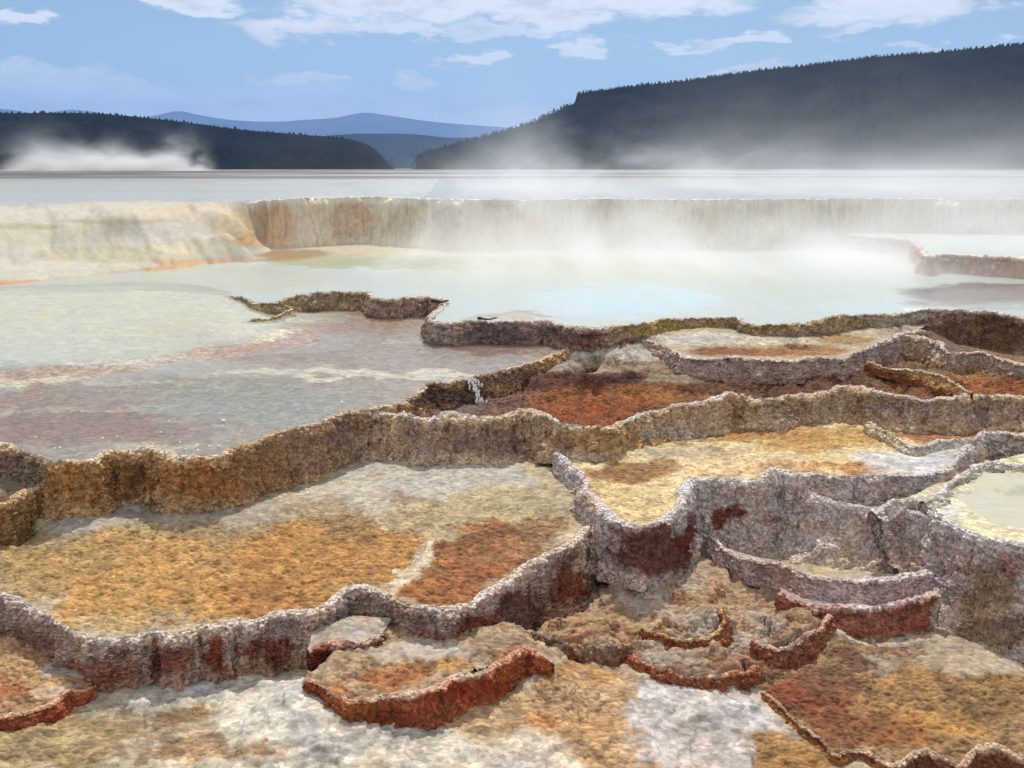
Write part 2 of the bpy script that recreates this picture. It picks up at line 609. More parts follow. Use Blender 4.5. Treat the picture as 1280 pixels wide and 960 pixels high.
def floor(parent, poly, K, base, blobs, style='fine', name='basin_floor', amp=1.0, mat=None, power=3.0, seed=0, warp=22,
          dt=0.0016, dl=0.0032, zmin=None, jit=0.2, extra=None, steps=0.0, zmax=None, tint=None):
    x, y, Q = floor_grid(poly, dt, dl)
    z = tps(x, y, thin(K)) if power == 'tps' else idw(x, y, K, power)
    if zmin is not None:
        z = np.maximum(z, zmin)
    P = np.stack([x, y, np.zeros_like(x)], 1)
    if steps:
        # contour-like crust ledges, as mineral water leaves them on a slope
        nq = 0.9 * fbm(P * np.array([2.2, 3.0, 1]), 4, 201)
        ph = z / steps + nq
        fl_ = np.floor(ph)
        fr_ = ph - fl_
        z = steps * (fl_ + 0.25 * fr_ + 0.75 * sst(0.72, 0.98, fr_) - nq)
    P0 = P.copy()
    P0[:, 2] = z
    C0 = paint(P0, base, blobs, warp, seed, 0.0)[:, :3]
    sat = 1 - C0.min(1) / C0.max(1)
    matted = 0.22 + 0.78 * sst(0.42, 0.72, sat)
    z = z + amp * relief(P, style) * matted
    if extra is not None:
        z = z + (extra(P, z) if extra.__code__.co_argcount == 2 else extra(P))
    if zmax is not None:
        z = zmax - 0.03 * np.logaddexp(0, (zmax - z) / 0.03)
    P[:, 2] = z
    C = paint(P, base, blobs, warp, seed, jit)
    if tint is not None:
        C = tint(P, C)
    if mat is None:
        q2 = P * np.array([1, 1, 0])
        C[:, :3] *= np.clip(1.02 + matted * (0.55 * (0.48 - worley(q2 * np.array([15, 24, 1]), 301)) + 0.4 * (0.48 - worley(q2 * np.array([36, 52, 1]), 304))), 0.5, 1.5)[:, None]
        g = (C[:, :3] * np.array([0.35, 0.5, 0.15])).sum(1)[:, None]
        C[:, :3] = 0.96 * (0.93 * C[:, :3] + 0.07 * g)
    if tint is not None:
        matted = np.maximum(matted, PHASE['w'])
    return obj(name, mesh(name, P, Q, C, True, matted), mat or M_FLOOR, parent)

def sheet_water(parent, poly, K, milk, blobs=(), mat=None, alpha=0.3, dt=0.006, dl=0.012, name='water', power=3.0):
    x, y, Q = floor_grid(poly, dt, dl)
    z = tps(x, y, thin(K)) if power == 'tps' else idw(x, y, K, power) if not np.isscalar(K) else np.full(len(x), float(K))
    P = np.stack([x, y, z], 1)

    def base(Pq, u, v):
        C = np.zeros((len(Pq), 4))
        C[:, :3] = lin(milk)
        C[:, 3] = alpha
        return C
    C = paint(P, base, blobs, seed=9, jit=0.04)
    return obj(name, mesh(name, P, Q, C), mat or M_WATER, parent)

def px(lst):
    out = []
    for u, v, z in lst:
        x, y = unproj(u, v, z)
        out.append((float(x), float(y), z))
    return out

# ------------------------------------------------------------------ rim traces (row of crest, row of wall foot)
rim_curve('gold', [(-260, 705, 765), (-100, 728, 778), (0, 744, 792), (25, 750, 803), (47, 762, 815), (75, 779, 828), (95, 790, 850), (115, 798, 864),
    (140, 800, 860), (175, 794, 856), (200, 788, 852), (215, 794, 850), (240, 786, 848), (275, 780, 851), (295, 775, 843), (320, 776, 840), (345, 767, 840),
    (382, 766, 840), (402, 761, 832), (420, 747, 815), (437, 736, 800), (460, 735, 795), (480, 741, 798), (500, 752, 808), (535, 759, 816), (560, 760, 820),
    (592, 755, 820), (602, 745, 812), (620, 732, 806), (640, 722, 802), (655, 707, 795), (675, 697, 785), (702, 685, 770), (725, 670, 758), (745, 657, 740), (770, 648, 732)],
    0.33, 0.18, 0.0085, 0.055)
rim_curve('pool', [(-300, 545, 625), (-100, 548, 625), (0, 555, 626), (25, 561, 618), (45, 569, 616), (57, 574, 640), (66, 575, 648), (100, 575, 642), (120, 570, 640), (135, 562, 632),
    (155, 561, 627), (180, 560, 630), (192, 560, 637), (210, 565, 639), (225, 569, 639), (250, 569, 639), (275, 567, 637), (290, 562, 632), (320, 551, 618),
    (350, 541, 612), (385, 530, 600), (420, 519, 583), (445, 512, 574), (475, 507, 560), (505, 504, 518), (515, 495, 514), (527, 487, 512), (534, 481, 510), (570, 477, 502),
    (600, 470, 497), (620, 464, 490), (640, 461, 482), (665, 454, 470), (690, 444, 455), (712, 435, 443), (735, 425, 433)], 0.79, 0.12, 0.010, 0.06)
rim_curve('pit', [(448, 512, 574), (478, 514, 574), (500, 517, 576), (532, 522, 580), (560, 518, 580), (595, 520, 580), (625, 519, 580), (640, 515, 578), (650, 511, 570),
    (660, 511, 566), (672, 512, 566), (685, 519, 568), (705, 529, 570), (735, 532, 572), (765, 531, 566), (782, 525, 560), (802, 516, 555), (835, 510, 550), (855, 505, 548),
    (877, 501, 545), (902, 495, 540), (917, 491, 537), (940, 496, 536), (960, 498, 534), (985, 492, 530), (1022, 490, 527), (1060, 482, 525), (1077, 482, 526), (1095, 487, 532),
    (1130, 495, 538), (1160, 498, 540), (1185, 497, 541), (1207, 494, 540), (1215, 491, 539), (1247, 494, 537), (1280, 496, 535), (1400, 500, 535), (1540, 495, 530)], 0.75, 0.45, 0.011, 0.05)
rim_curve('cream', [(694, 566, 586), (706, 578, 600), (722, 590, 612), (730, 603, 628), (731, 617, 660), (745, 630, 690), (760, 643, 712), (780, 654, 720), (800, 658, 721), (828, 650, 716),
    (848, 632, 706), (856, 615, 695), (867, 600, 690), (890, 599, 688), (920, 599, 686), (945, 600, 686), (958, 592, 690), (968, 586, 695), (985, 588, 690), (1005, 591, 655), (1020, 592, 622),
    (1047, 595, 630), (1085, 595, 635), (1110, 593, 628), (1145, 594, 618), (1170, 590, 612), (1185, 586, 604), (1198, 574, 592), (1207, 565, 580), (1215, 556, 575), (1225, 548, 572),
    (1235, 541, 572), (1280, 542, 574), (1400, 545, 578), (1540, 545, 580)], 0.5, 0.2, 0.0095, 0.085)
rim_curve('slot', [(1085, 526, 532), (1100, 535, 541), (1120, 548, 554), (1140, 559, 566), (1160, 556, 566), (1175, 552, 566), (1200, 550, 566), (1228, 546, 566)], 0.54, 0.5, 0.011, 0.05)
rim_curve('bowl', [(976, 590, 684), (986, 598, 692), (997, 607, 700), (1010, 613, 704), (1030, 620, 706), (1050, 628, 710), (1080, 633, 712), (1110, 635, 713), (1140, 638, 714), (1165, 645, 714)], 0.38, 0.7, 0.010, 0.05, 0.35, 0.7)
rim_curve('milk', [(1095, 640, 713), (1108, 630, 714), (1122, 625, 715), (1140, 623, 716), (1155, 626, 717), (1166, 634, 722), (1173, 642, 742), (1183, 648, 768), (1210, 663, 790),
    (1240, 672, 805), (1280, 679, 828), (1400, 690, 850), (1540, 690, 860)], 0.44, 0.55, 0.009, 0.09, 0.35, 0.5)
rim_curve('milkback', [(1158, 628, 634), (1175, 621, 629), (1192, 604, 617), (1210, 593, 606), (1230, 578, 591), (1250, 578, 588), (1280, 582, 592), (1400, 590, 600)], 0.46, 0.8, 0.011, 0.09)
rim_curve('mauve', [(880, 668, 684), (905, 680, 700), (925, 694, 713), (950, 700, 722), (975, 704, 732), (1000, 712, 742), (1025, 722, 752), (1060, 727, 757), (1100, 725, 757), (1140, 720, 752),
    (1168, 713, 745), (1190, 703, 735)], 0.08, 0.35, 0.0085, 0.05)
rim_curve('redstep', [(975, 738, 755), (990, 746, 770), (1010, 752, 786), (1030, 756, 796), (1060, 758, 797), (1100, 758, 795), (1140, 752, 790), (1165, 745, 783), (1185, 733, 775)], -0.02, 0.2, 0.0085, 0.05)
rim_curve('brown', [(925, 838, 845), (940, 852, 858), (958, 868, 874), (975, 882, 890), (1000, 905, 914), (1020, 920, 930), (1043, 942, 953), (1060, 938, 951), (1085, 940, 953), (1100, 952, 964), (1120, 958, 972),
    (1137, 945, 975), (1160, 937, 972), (1180, 948, 975), (1200, 958, 982), (1212, 945, 985), (1225, 932, 985), (1250, 932, 985), (1280, 945, 992), (1400, 985, 1015)], -0.13, 0.25, 0.007, 0.03)
rim_curve('crescent', [(381, 852, 858), (398, 860, 870), (412, 870, 881), (437, 880, 894), (460, 876, 902), (485, 868, 909), (520, 867, 910), (545, 860, 905), (570, 846, 893), (600, 841, 884),
    (622, 829, 870), (645, 815, 852), (662, 811, 842), (678, 822, 836), (692, 828, 838)], 0.17, 0.2, 0.0075, 0.055)
rim_curve('side', [(-260, 905, 930), (-100, 900, 922), (0, 893, 912), (20, 893, 908), (45, 885, 900), (65, 880, 895), (75, 868, 890), (90, 862, 884), (105, 862, 878), (120, 856, 868)], 0.09, 0.3, 0.008, 0.045)
rim_curve('step', [(-260, 645, 690), (-100, 635, 685), (0, 628, 678), (15, 622, 675), (27, 615, 670), (37, 612, 667), (50, 608, 655), (64, 602, 648)], 0.56, 0.15, 0.0095, 0.055)
rim_curve('knob', [(386, 815, 840), (397, 806, 845), (412, 803, 848), (430, 805, 847), (450, 805, 841), (465, 800, 830), (482, 790, 816)], 0.2, 0.15, 0.0075, 0.05)
rim_curve('scale_a', [(660, 788, 797), (690, 795, 806), (715, 802, 815), (740, 806, 822), (765, 808, 826), (788, 804, 820)], 0.0, 0.35, 0.0085, 0.04)
rim_curve('scale_b', [(780, 798, 812), (790, 815, 826), (803, 830, 838), (820, 838, 846), (838, 838, 850), (850, 842, 858), (875, 843, 861), (900, 842, 862), (922, 838, 862), (934, 842, 854), (945, 830, 840)], -0.03, 0.25, 0.008, 0.045)
rim_curve('scale_c', [(800, 786, 795), (820, 794, 808), (838, 798, 814), (862, 801, 816), (882, 797, 812), (895, 788, 808), (906, 775, 795), (909, 760, 775)], 0.04, 0.35, 0.0085, 0.045)
rim_curve('scale_d', [(940, 802, 812), (962, 809, 828), (985, 811, 835), (1003, 803, 830), (1018, 795, 815), (1032, 785, 805), (1042, 772, 792)], -0.02, 0.3, 0.0085, 0.045)
rim_curve('upper', [(290, 369, 374), (303, 372, 381), (320, 378, 388), (345, 378, 388), (365, 370, 386), (400, 365, 385), (440, 364, 386), (460, 364, 387), (467, 372, 390), (500, 373, 393),
    (530, 370, 397), (548, 373, 402), (556, 378, 404), (546, 387, 408), (538, 396, 416), (541, 401, 424), (555, 402, 427), (600, 401, 428), (640, 402, 429), (680, 401, 430), (700, 405, 432), (720, 408, 436),
    (750, 408, 437), (765, 406, 428), (780, 405, 423), (810, 403, 418), (840, 398, 414), (880, 397, 410), (920, 397, 412), (927, 401, 416), (945, 406, 419), (960, 407, 420), (1000, 405, 421),
    (1030, 398, 419), (1060, 393, 413), (1110, 393, 408), (1140, 390, 406), (1160, 388, 412), (1180, 387, 425), (1200, 387, 432), (1240, 390, 440), (1280, 395, 446), (1400, 410, 455), (1540, 420, 465)], 1.07, 0.2, 0.016, 0.07)
rim_curve('shelf', [(290, 402, 406), (310, 401, 407), (330, 398, 405), (350, 393, 401), (366, 387, 394)], 0.93, 0.5, 0.016, 0.06)
rim_curve('ochre', [(796, 424, 428), (820, 427, 440), (840, 437, 455), (860, 447, 466), (890, 448, 470), (927, 446, 472), (960, 450, 472), (990, 450, 472), (1010, 446, 470), (1052, 446, 467), (1067, 440, 462),
    (1085, 434, 458), (1110, 422, 452), (1130, 416, 448), (1155, 411, 436)], 0.87, 0.4, 0.014, 0.06)
rim_curve('umber', [(1122, 417, 445), (1145, 420, 447), (1175, 427, 452), (1185, 439, 460), (1225, 440, 466), (1245, 445, 470), (1280, 454, 475), (1400, 470, 490), (1540, 480, 500)], 0.88, 0.4, 0.014, 0.05)
rim_curve('divider', [(1085, 452, 456), (1105, 457, 463), (1130, 461, 470), (1157, 464, 478), (1175, 470, 484), (1190, 476, 488), (1205, 485, 492), (1216, 492, 497)], 0.775, 0.6, 0.012, 0.05)
rim_curve('mid', [(1060, 293, 303), (1085, 296, 318), (1110, 297, 322), (1135, 299, 335), (1150, 308, 342), (1160, 320, 346), (1180, 317, 350), (1230, 320, 356), (1280, 323, 362), (1400, 335, 375), (1540, 345, 385)], 1.41, 0.2, 0.025, 0.05)
rim_curve('great', [(308, 254, 316, 2.13), (330, 250, 312, 2.2), (365, 248, 306), (400, 247, 304), (465, 246, 303), (530, 248, 305), (600, 249, 310), (680, 249, 313), (760, 248, 317),
    (850, 249, 319), (950, 249, 320), (1050, 248, 321), (1150, 248, 318), (1280, 249, 315), (1400, 250, 315), (1600, 252, 315)], 2.25, 0.25, 0.03, 0.14)

# ------------------------------------------------------------------ light constants
SUN_AZ, SUN_EL = math.radians(6), math.radians(54)

WHITE = (205, 196, 184)
GREY = (165, 155, 142)
# ================================================================== near ground
RK = {k: RIMS[k] for k in RIMS}
Kg = (ctrl_from(['gold'], 'base') + ctrl_from(['crescent', 'side', 'knob', 'brown', 'scale_a', 'scale_b', 'scale_c', 'scale_d', 'redstep'], 'base', 0, 0.12)
      + [q for q in ctrl_from(['cream'], 'base', 0, 0.15) if pix(*[np.array(c) for c in q])[0] < 975]
      + [q for q in ctrl_from(['milk'], 'base', 0, 0.15) if pix(*[np.array(c) for c in q])[0] > 1176]
      + px([(0, 960, 0.0), (200, 960, 0), (400, 960, 0), (600, 950, -0.03), (640, 880, -0.03), (750, 900, -0.1), (750, 960, -0.1), (900, 930, -0.2), (900, 960, -0.2), (960, 960, -0.22), (250, 900, 0.0),
            (-200, 960, 0), (0, 1150, 0), (640, 1150, -0.1), (1280, 1100, -0.25), (1400, 1000, -0.25), (1500, 900, -0.22), (740, 768, 0.035), (690, 773, 0.03), (800, 782, 0.03), (930, 815, 0.0), (880, 812, 0.0), (830, 808, 0.01), (860, 768, 0.06), (905, 755, 0.06), (1000, 772, 0.0), (955, 782, 0.0), (760, 740, 0.08), (860, 730, 0.06), (720, 770, 0.03), (950, 750, 0.0),
            (1230, 830, -0.2), (1280, 850, -0.22), (1150, 830, -0.2), (1100, 860, -0.22), (1200, 880, -0.22), (1040, 850, -0.2)]))
pg = np.array([unproj(*q) for q in ((-500, 1500, 0), (-900, 960, 0), (-600, 620, 0.0), (1900, 620, 0.0), (2000, 960, 0), (1700, 1500, 0))])
ground_blobs = [
    (330, 930, 420, 90, (178, 168, 150), 0.9), (60, 930, 120, 50, (150, 120, 62), 0.8), (200, 905, 110, 26, (140, 112, 66), 0.7), (130, 880, 80, 16, (160, 146, 124), 0.8),
    (215, 898, 45, 14, (110, 78, 48), 0.7), (310, 855, 120, 26, (176, 168, 156), 1.0), (420, 900, 90, 40, (180, 170, 156), 0.9), (260, 940, 110, 14, (150, 104, 40), 0.7), (300, 905, 60, 40, (196, 188, 170), 0.7),
    (600, 940, 130, 30, (186, 172, 148), 0.9), (640, 890, 110, 40, (178, 138, 84), 0.8), (730, 880, 110, 60, (182, 142, 98), 0.9), (720, 840, 60, 22, (176, 128, 66), 0.8), (660, 905, 40, 16, (165, 108, 44), 0.7),
    (770, 940, 90, 50, (186, 142, 92), 0.9), (700, 950, 60, 30, (196, 182, 160), 0.7), (900, 925, 95, 75, (178, 168, 160), 1.0), (860, 870, 40, 26, (186, 176, 168), 1.0), (985, 945, 60, 34, (160, 112, 40), 0.9),
    
    (960, 790, 60, 30, (140, 112, 72), 0.8), (880, 835, 60, 10, (136, 78, 50), 0.8), (840, 810, 40, 8, (150, 92, 58), 0.7), (950, 825, 50, 14, (138, 84, 56), 0.8), (780, 740, 60, 14, (160, 148, 134), 0.8), (700, 800, 50, 12, (150, 136, 118), 0.8), (1000, 840, 60, 30, (120, 62, 34), 0.8), (885, 672, 22, 16, (158, 150, 140), 0.9)]
PHASE = {}
def slope_zone(P):
    u, v = pix(P[:, 0], P[:, 1], P[:, 2])
    return 1 - sst(0.7, 1.15, np.sqrt(((u - 850) / 190) ** 2 + ((v - 768) / 85) ** 2) + 0.35 * fbm(P * 3, 4, 205))
def rubble(P, z):
    w = slope_zone(P)
    st = 0.062
    q = P * np.array([1, 1, 0])
    nq = 1.1 * fbm(q * np.array([1.5, 2.2, 1]), 5, 209, 0.55) + 0.12 * fbm(q * 16, 3, 210)
    ph = z / st + nq
    f = ph - np.floor(ph)
    # treads run gently down, risers are short and steep
    PHASE['w'], PHASE['f'] = w, f
    stepped = st * (np.floor(ph) + 0.22 * f + 0.78 * sst(0.80, 0.95, f) - nq) - z
    return w * (stepped + 0.012 - 0.030 * worley(q * np.array([14, 18, 1]), 206) - 0.020 * worley(q * np.array([31, 40, 1]), 207) + 0.012 * fbm(q * 9, 3, 208))
def ground_base(P, u, v):
    C = np.zeros((len(P), 4))
    C[:, :3] = lin((168, 150, 124))
    return C
def ground_tint(P, C):
    w, f = PHASE['w'], PHASE['f']
    n = fbm(P * np.array([3, 3, 3]), 4, 211)
    n2 = fbm(P * np.array([13, 13, 13]), 4, 212, 0.65)
    rise = sst(0.66, 0.82, f + 0.08 * n2)
    tread = lin((168, 148, 130)) * (1 - sst(-0.3, 0.4, n))[:, None] + lin((158, 124, 82)) * sst(-0.3, 0.4, n)[:, None]
    rust = lin((128, 66, 40)) * (1 - sst(-0.2, 0.3, n2))[:, None] + lin((150, 96, 58)) * sst(-0.2, 0.3, n2)[:, None]
    k = (rise * sst(-0.45, 0.1, n + 0.4 * n2))[:, None]
    c = tread * (1 - k) + rust * k
    c *= np.clip(1 + 0.35 * n2, 0.5, 1.5)[:, None]
    ww = 0.85 * w[:, None]
    C[:, :3] = C[:, :3] * (1 - ww) + c * ww
    return C
def ledges(P):
    add = np.zeros(len(P))
    for nm in ('scale_a', 'scale_b', 'scale_c', 'scale_d'):
        R = RIMS[nm]
        a, b, hh, nrm = R['rim'][::3], R['base'][::3], R['h'][::3], R['N'][::3]
        lo, hi = a[:, :2].min(0) - 0.7, a[:, :2].max(0) + 0.7
        k = np.where((P[:, 0] > lo[0]) & (P[:, 0] < hi[0]) & (P[:, 1] > lo[1]) & (P[:, 1] < hi[1]))[0]
        if not len(k):
            continue
        d = P[k, None, :2] - a[None, :, :2]
        dd = (d ** 2).sum(2)
        j = dd.argmin(1)
        dv = d[np.arange(len(k)), j]
        sd = -(dv * nrm[j]).sum(1)
        lat = np.abs(dv[:, 0] * nrm[j][:, 1] - dv[:, 1] * nrm[j][:, 0])
        w = sst(0.0, 0.05, sd) * (1 - sst(0.06, 0.55, sd)) * (1 - sst(0.03, 0.15, lat))
        add[k] = np.maximum(add[k], (hh[j] * 1.15 + 0.02) * w)
    return add
def ground_extra(P, z):
    P = P.copy()
    P[:, 2] = z
    R = RIMS['brown']
    bp = poly_of('brown', [(1600, 780), (1280, 800), (1200, 780), (1100, 800), (1040, 805), (1010, 838), (960, 850)], -0.14)
    return rubble(P, z) + ledges(P) - 0.10 * inside(P[:, 0], P[:, 1], bp)
go = floor(None, pg, Kg, (168, 150, 124), ground_blobs, 'rough', 'ground', 0.6, power=3.0, dt=0.0018, dl=0.0036, steps=0.032, zmin=-0.32, seed=1, warp=26, jit=0.26, extra=ground_extra, tint=ground_tint)
tag(go, 'crusted pale and ochre travertine flat at the foot of the terraces', kind='structure')

BASIN = 'travertine basin'
# ================================================================== gold basin
T = thing('travertine_basin', 'broad golden algae basin behind the grey and rust crusted scalloped rim', BASIN)
wall('rim', T, RIMS['gold'], 'shelf', (208, 196, 182), (172, 150, 132), (154, 122, 98),
     [(215, 828, 24, 20, (118, 52, 30), 0.8, 0.2), (275, 825, 22, 26, (130, 50, 26), 0.9, 0.2), (340, 818, 26, 22, (122, 54, 32), 0.8, 0.2), (110, 842, 22, 22, (122, 56, 34), 0.7),
      (40, 800, 30, 12, (110, 66, 48), 0.6), (150, 830, 30, 24, (120, 72, 50), 0.6), (540, 795, 26, 22, (120, 66, 46), 0.7), (600, 790, 34, 30, (124, 52, 26), 0.9), (620, 755, 14, 14, (130, 30, 16), 0.8),
      (660, 760, 44, 40, (98, 56, 42), 0.8), (715, 725, 26, 36, (118, 54, 30), 0.85), (690, 700, 30, 16, (140, 122, 110), 0.7), (500, 770, 40, 22, (130, 106, 92), 0.6)], 1.25, 0.13)
K = ctrl_from(['gold'], 'rim', -0.018) + [q for q in ctrl_from(['pool'], 'base') if pix(*[np.array(c) for c in q])[0] < 470] \
    + [q for q in ctrl_from(['pit'], 'base') if pix(*[np.array(c) for c in q])[0] < 655] + ctrl_from(['step'], 'base') \
    + px([(200, 720, 0.29), (350, 710, 0.29), (100, 720, 0.29), (480, 640, 0.35), (560, 620, 0.35), (400, 660, 0.29), (620, 640, 0.36), (690, 620, 0.38), (600, 700, 0.31), (525, 725, 0.335), (440, 645, 0.30), (350, 640, 0.335)])
gold_poly = poly_of('gold', [(790, 600), (720, 560), (640, 556), (520, 555), (400, 570), (250, 610), (100, 615), (0, 620), (-300, 640)], 0.3)
gold_blobs = [
    (290, 705, 330, 76, (176, 142, 88), 0.9), (250, 720, 230, 62, (180, 132, 66), 0.9), (420, 690, 130, 46, (174, 122, 56), 0.9), (180, 735, 110, 44, (186, 138, 68), 0.8), (330, 745, 90, 34, (168, 112, 48), 0.8), (130, 775, 60, 16, (190, 146, 74), 0.6),
    (60, 700, 90, 40, (168, 134, 78), 0.8), (30, 740, 50, 24, (176, 142, 90), 0.7), (250, 640, 150, 20, (150, 138, 122), 0.85), (130, 650, 90, 14, (158, 148, 134), 0.9), (60, 668, 60, 12, (150, 132, 98), 0.7),
    (240, 660, 110, 16, (150, 128, 88), 0.7), (520, 600, 130, 34, (168, 160, 146), 0.95), (430, 615, 80, 26, (170, 160, 142), 0.9), (620, 600, 60, 30, (164, 156, 142), 0.9), (400, 640, 50, 22, (156, 132, 96), 0.8), (440, 655, 50, 18, (146, 110, 60), 0.7),
    (560, 640, 70, 24, (166, 142, 96), 0.8), (620, 630, 70, 30, (172, 152, 106), 0.8), (690, 640, 40, 34, (158, 142, 108), 0.8), (660, 660, 60, 20, (140, 100, 56), 0.8), (590, 700, 70, 34, (156, 100, 48), 0.95), (620, 675, 50, 22, (128, 78, 42), 0.9),
    (560, 740, 60, 20, (160, 98, 42), 0.95), (640, 690, 60, 24, (146, 98, 56), 0.9), (600, 720, 50, 20, (150, 92, 44), 0.9), (535, 705, 16, 44, (196, 180, 148), 0.9, 0, 30), (490, 738, 36, 8, (196, 178, 146), 0.8), (495, 622, 22, 8, (150, 120, 86), 0.7), (590, 655, 30, 8, (156, 96, 44), 0.8)]
floor(T, gold_poly, K, (174, 154, 120), gold_blobs, 'mat', seed=2, amp=0.9, power=3.2, jit=0.2)

# left side basin, small step, crescent, knob
T = thing('travertine_basin', 'small tan basin with a rust red front edge, below the golden basin rim', BASIN)
wall('rim', T, RIMS['side'], 'shelf', (196, 160, 130), (152, 84, 46), (138, 66, 34), [], 1.0, 0.25)
floor(T, poly_of('side', [(125, 835), (90, 815), (40, 790), (0, 770), (-300, 760)], 0.1), ctrl_from(['side'], 'rim', -0.012, 0.12) + [(q[0], q[1], max(q[2], 0.1)) for q in ctrl_from(['gold'], 'base', 0.0) if q[0] < -2.2],
      (172, 130, 88), [(30, 850, 50, 24, (186, 142, 90), 0.9), (65, 835, 30, 14, (164, 150, 138), 0.9), (10, 870, 30, 14, (170, 96, 46), 0.8), (60, 868, 40, 12, (178, 150, 122), 0.8), (90, 850, 14, 16, (160, 140, 124), 0.7)], 'rough', amp=1.8, seed=4, zmin=0.04)
T = thing('travertine_basin', 'low brown step basin tucked against the foot of the tall honey coloured wall', BASIN)
wall('rim', T, RIMS['step'], 'shelf', (176, 150, 112), (150, 118, 74), (132, 100, 62), [], 1.1, 0.2)
floor(T, poly_of('step', [(70, 596), (40, 585), (0, 590), (-300, 600)], 0.56), ctrl_from(['step'], 'rim', -0.03) + px([(0, 615, 0.5), (40, 606, 0.53)]), (130, 112, 92), [(10, 620, 30, 8, (104, 70, 44), 0.8)], 'fine', seed=5)
T = thing('travertine_basin', 'rust red crescent terrace jutting out over the pale foreground flat', BASIN)
wall('rim', T, RIMS['crescent'], 'knob', (198, 170, 146), (150, 84, 48), (136, 72, 38),
     [(500, 890, 60, 18, (128, 58, 26), 0.8), (425, 880, 40, 9, (150, 88, 34), 0.8), (600, 855, 40, 16, (140, 54, 22), 0.8), (655, 825, 30, 18, (156, 74, 34), 0.8), (560, 870, 26, 14, (136, 52, 24), 0.6)], 1.0, 0.2)
floor(T, poly_of('crescent', [(705, 815), (640, 780), (560, 780), (480, 780), (440, 800), (400, 830), (380, 846)], 0.15), ctrl_from(['crescent'], 'rim', -0.012, 0.12)
      + px([(500, 812, 0.16), (560, 822, 0.15), (600, 820, 0.15), (640, 800, 0.16), (480, 800, 0.17), (450, 850, 0.15), (540, 840, 0.14)]),
      (168, 138, 104), [(520, 815, 60, 16, (164, 150, 136), 0.9), (500, 850, 36, 14, (160, 96, 40), 0.85), (560, 838, 50, 12, (176, 130, 70), 0.9), (430, 866, 40, 10, (164, 104, 44), 0.9), (600, 832, 30, 8, (190, 162, 132), 0.8), (455, 848, 22, 12, (150, 118, 92), 0.8), (640, 815, 26, 10, (170, 110, 64), 0.8)],
      'rough', amp=2.0, seed=6, zmin=0.1)
T = thing('travertine_boulder', 'rounded knob with a flat grey top and dark red front below the golden basin rim', 'rock knob')
wall('rim', T, RIMS['knob'], 'shelf', (178, 164, 148), (126, 64, 42), (108, 34, 16), [(410, 828, 26, 18, (110, 36, 18), 0.8), (455, 818, 20, 14, (140, 116, 98), 0.7)], 1.3, 0.35)
floor(T, poly_of('knob', [(490, 770), (440, 770), (390, 790)], 0.22), ctrl_from(['knob'], 'rim', -0.008, 0.1) + px([(440, 780, 0.24), (400, 785, 0.24)]), (164, 150, 134), [], 'rough', seed=7)

# ================================================================== pit basin and ground behind it
T = thing('travertine_basin', 'long winding basin with a deep orange algae pit, behind the beige crusted wall', BASIN)
wall('rim', T, RIMS['pit'], 'fine', (214, 202, 186), (186, 160, 126), (174, 150, 122),
     [(520, 550, 80, 24, (150, 124, 104), 0.8), (610, 555, 50, 22, (130, 104, 88), 0.8), (645, 550, 18, 26, (110, 84, 70), 0.8), (760, 550, 80, 16, (166, 130, 78), 0.8), (840, 542, 50, 6, (150, 146, 140), 0.8), (690, 552, 16, 10, (130, 92, 66), 0.7),
      (1050, 510, 140, 16, (150, 128, 104), 0.8), (1200, 515, 120, 18, (152, 132, 116), 0.8), (920, 515, 16, 10, (130, 104, 76), 0.7)], 1.3, 0.12)
Ks = ctrl_from(['pit'], 'rim', -0.10) + [q for q in ctrl_from(['pool'], 'base') if pix(*[np.array(c) for c in q])[0] > 508] + [q for q in ctrl_from(['upper'], 'base', 0, 0.15) if 715 < pix(*[np.array(c) for c in q])[0]] \
    + ctrl_from(['ochre', 'umber'], 'base', 0, 0.15) + px([(740, 510, 0.56), (700, 505, 0.57), (790, 500, 0.57), (840, 490, 0.6), (740, 490, 0.58), (745, 483, 0.43), (700, 481, 0.47), (785, 481, 0.48), (715, 494, 0.62), (790, 492, 0.64), (745, 496, 0.62), (820, 478, 0.66),
        (745, 463, 0.77), (690, 462, 0.76), (820, 462, 0.72), (780, 450, 0.82), (700, 452, 0.80), (760, 444, 0.84), (550, 508, 0.60), (590, 508, 0.60), (640, 500, 0.60),
        (950, 482, 0.62), (1050, 475, 0.64), (1120, 484, 0.62), (1170, 488, 0.66), (1250, 484, 0.735), (1225, 480, 0.745), (1180, 466, 0.765), (1205, 474, 0.755), (1250, 470, 0.75), (1120, 466, 0.66)])
dark = (96, 58, 32)
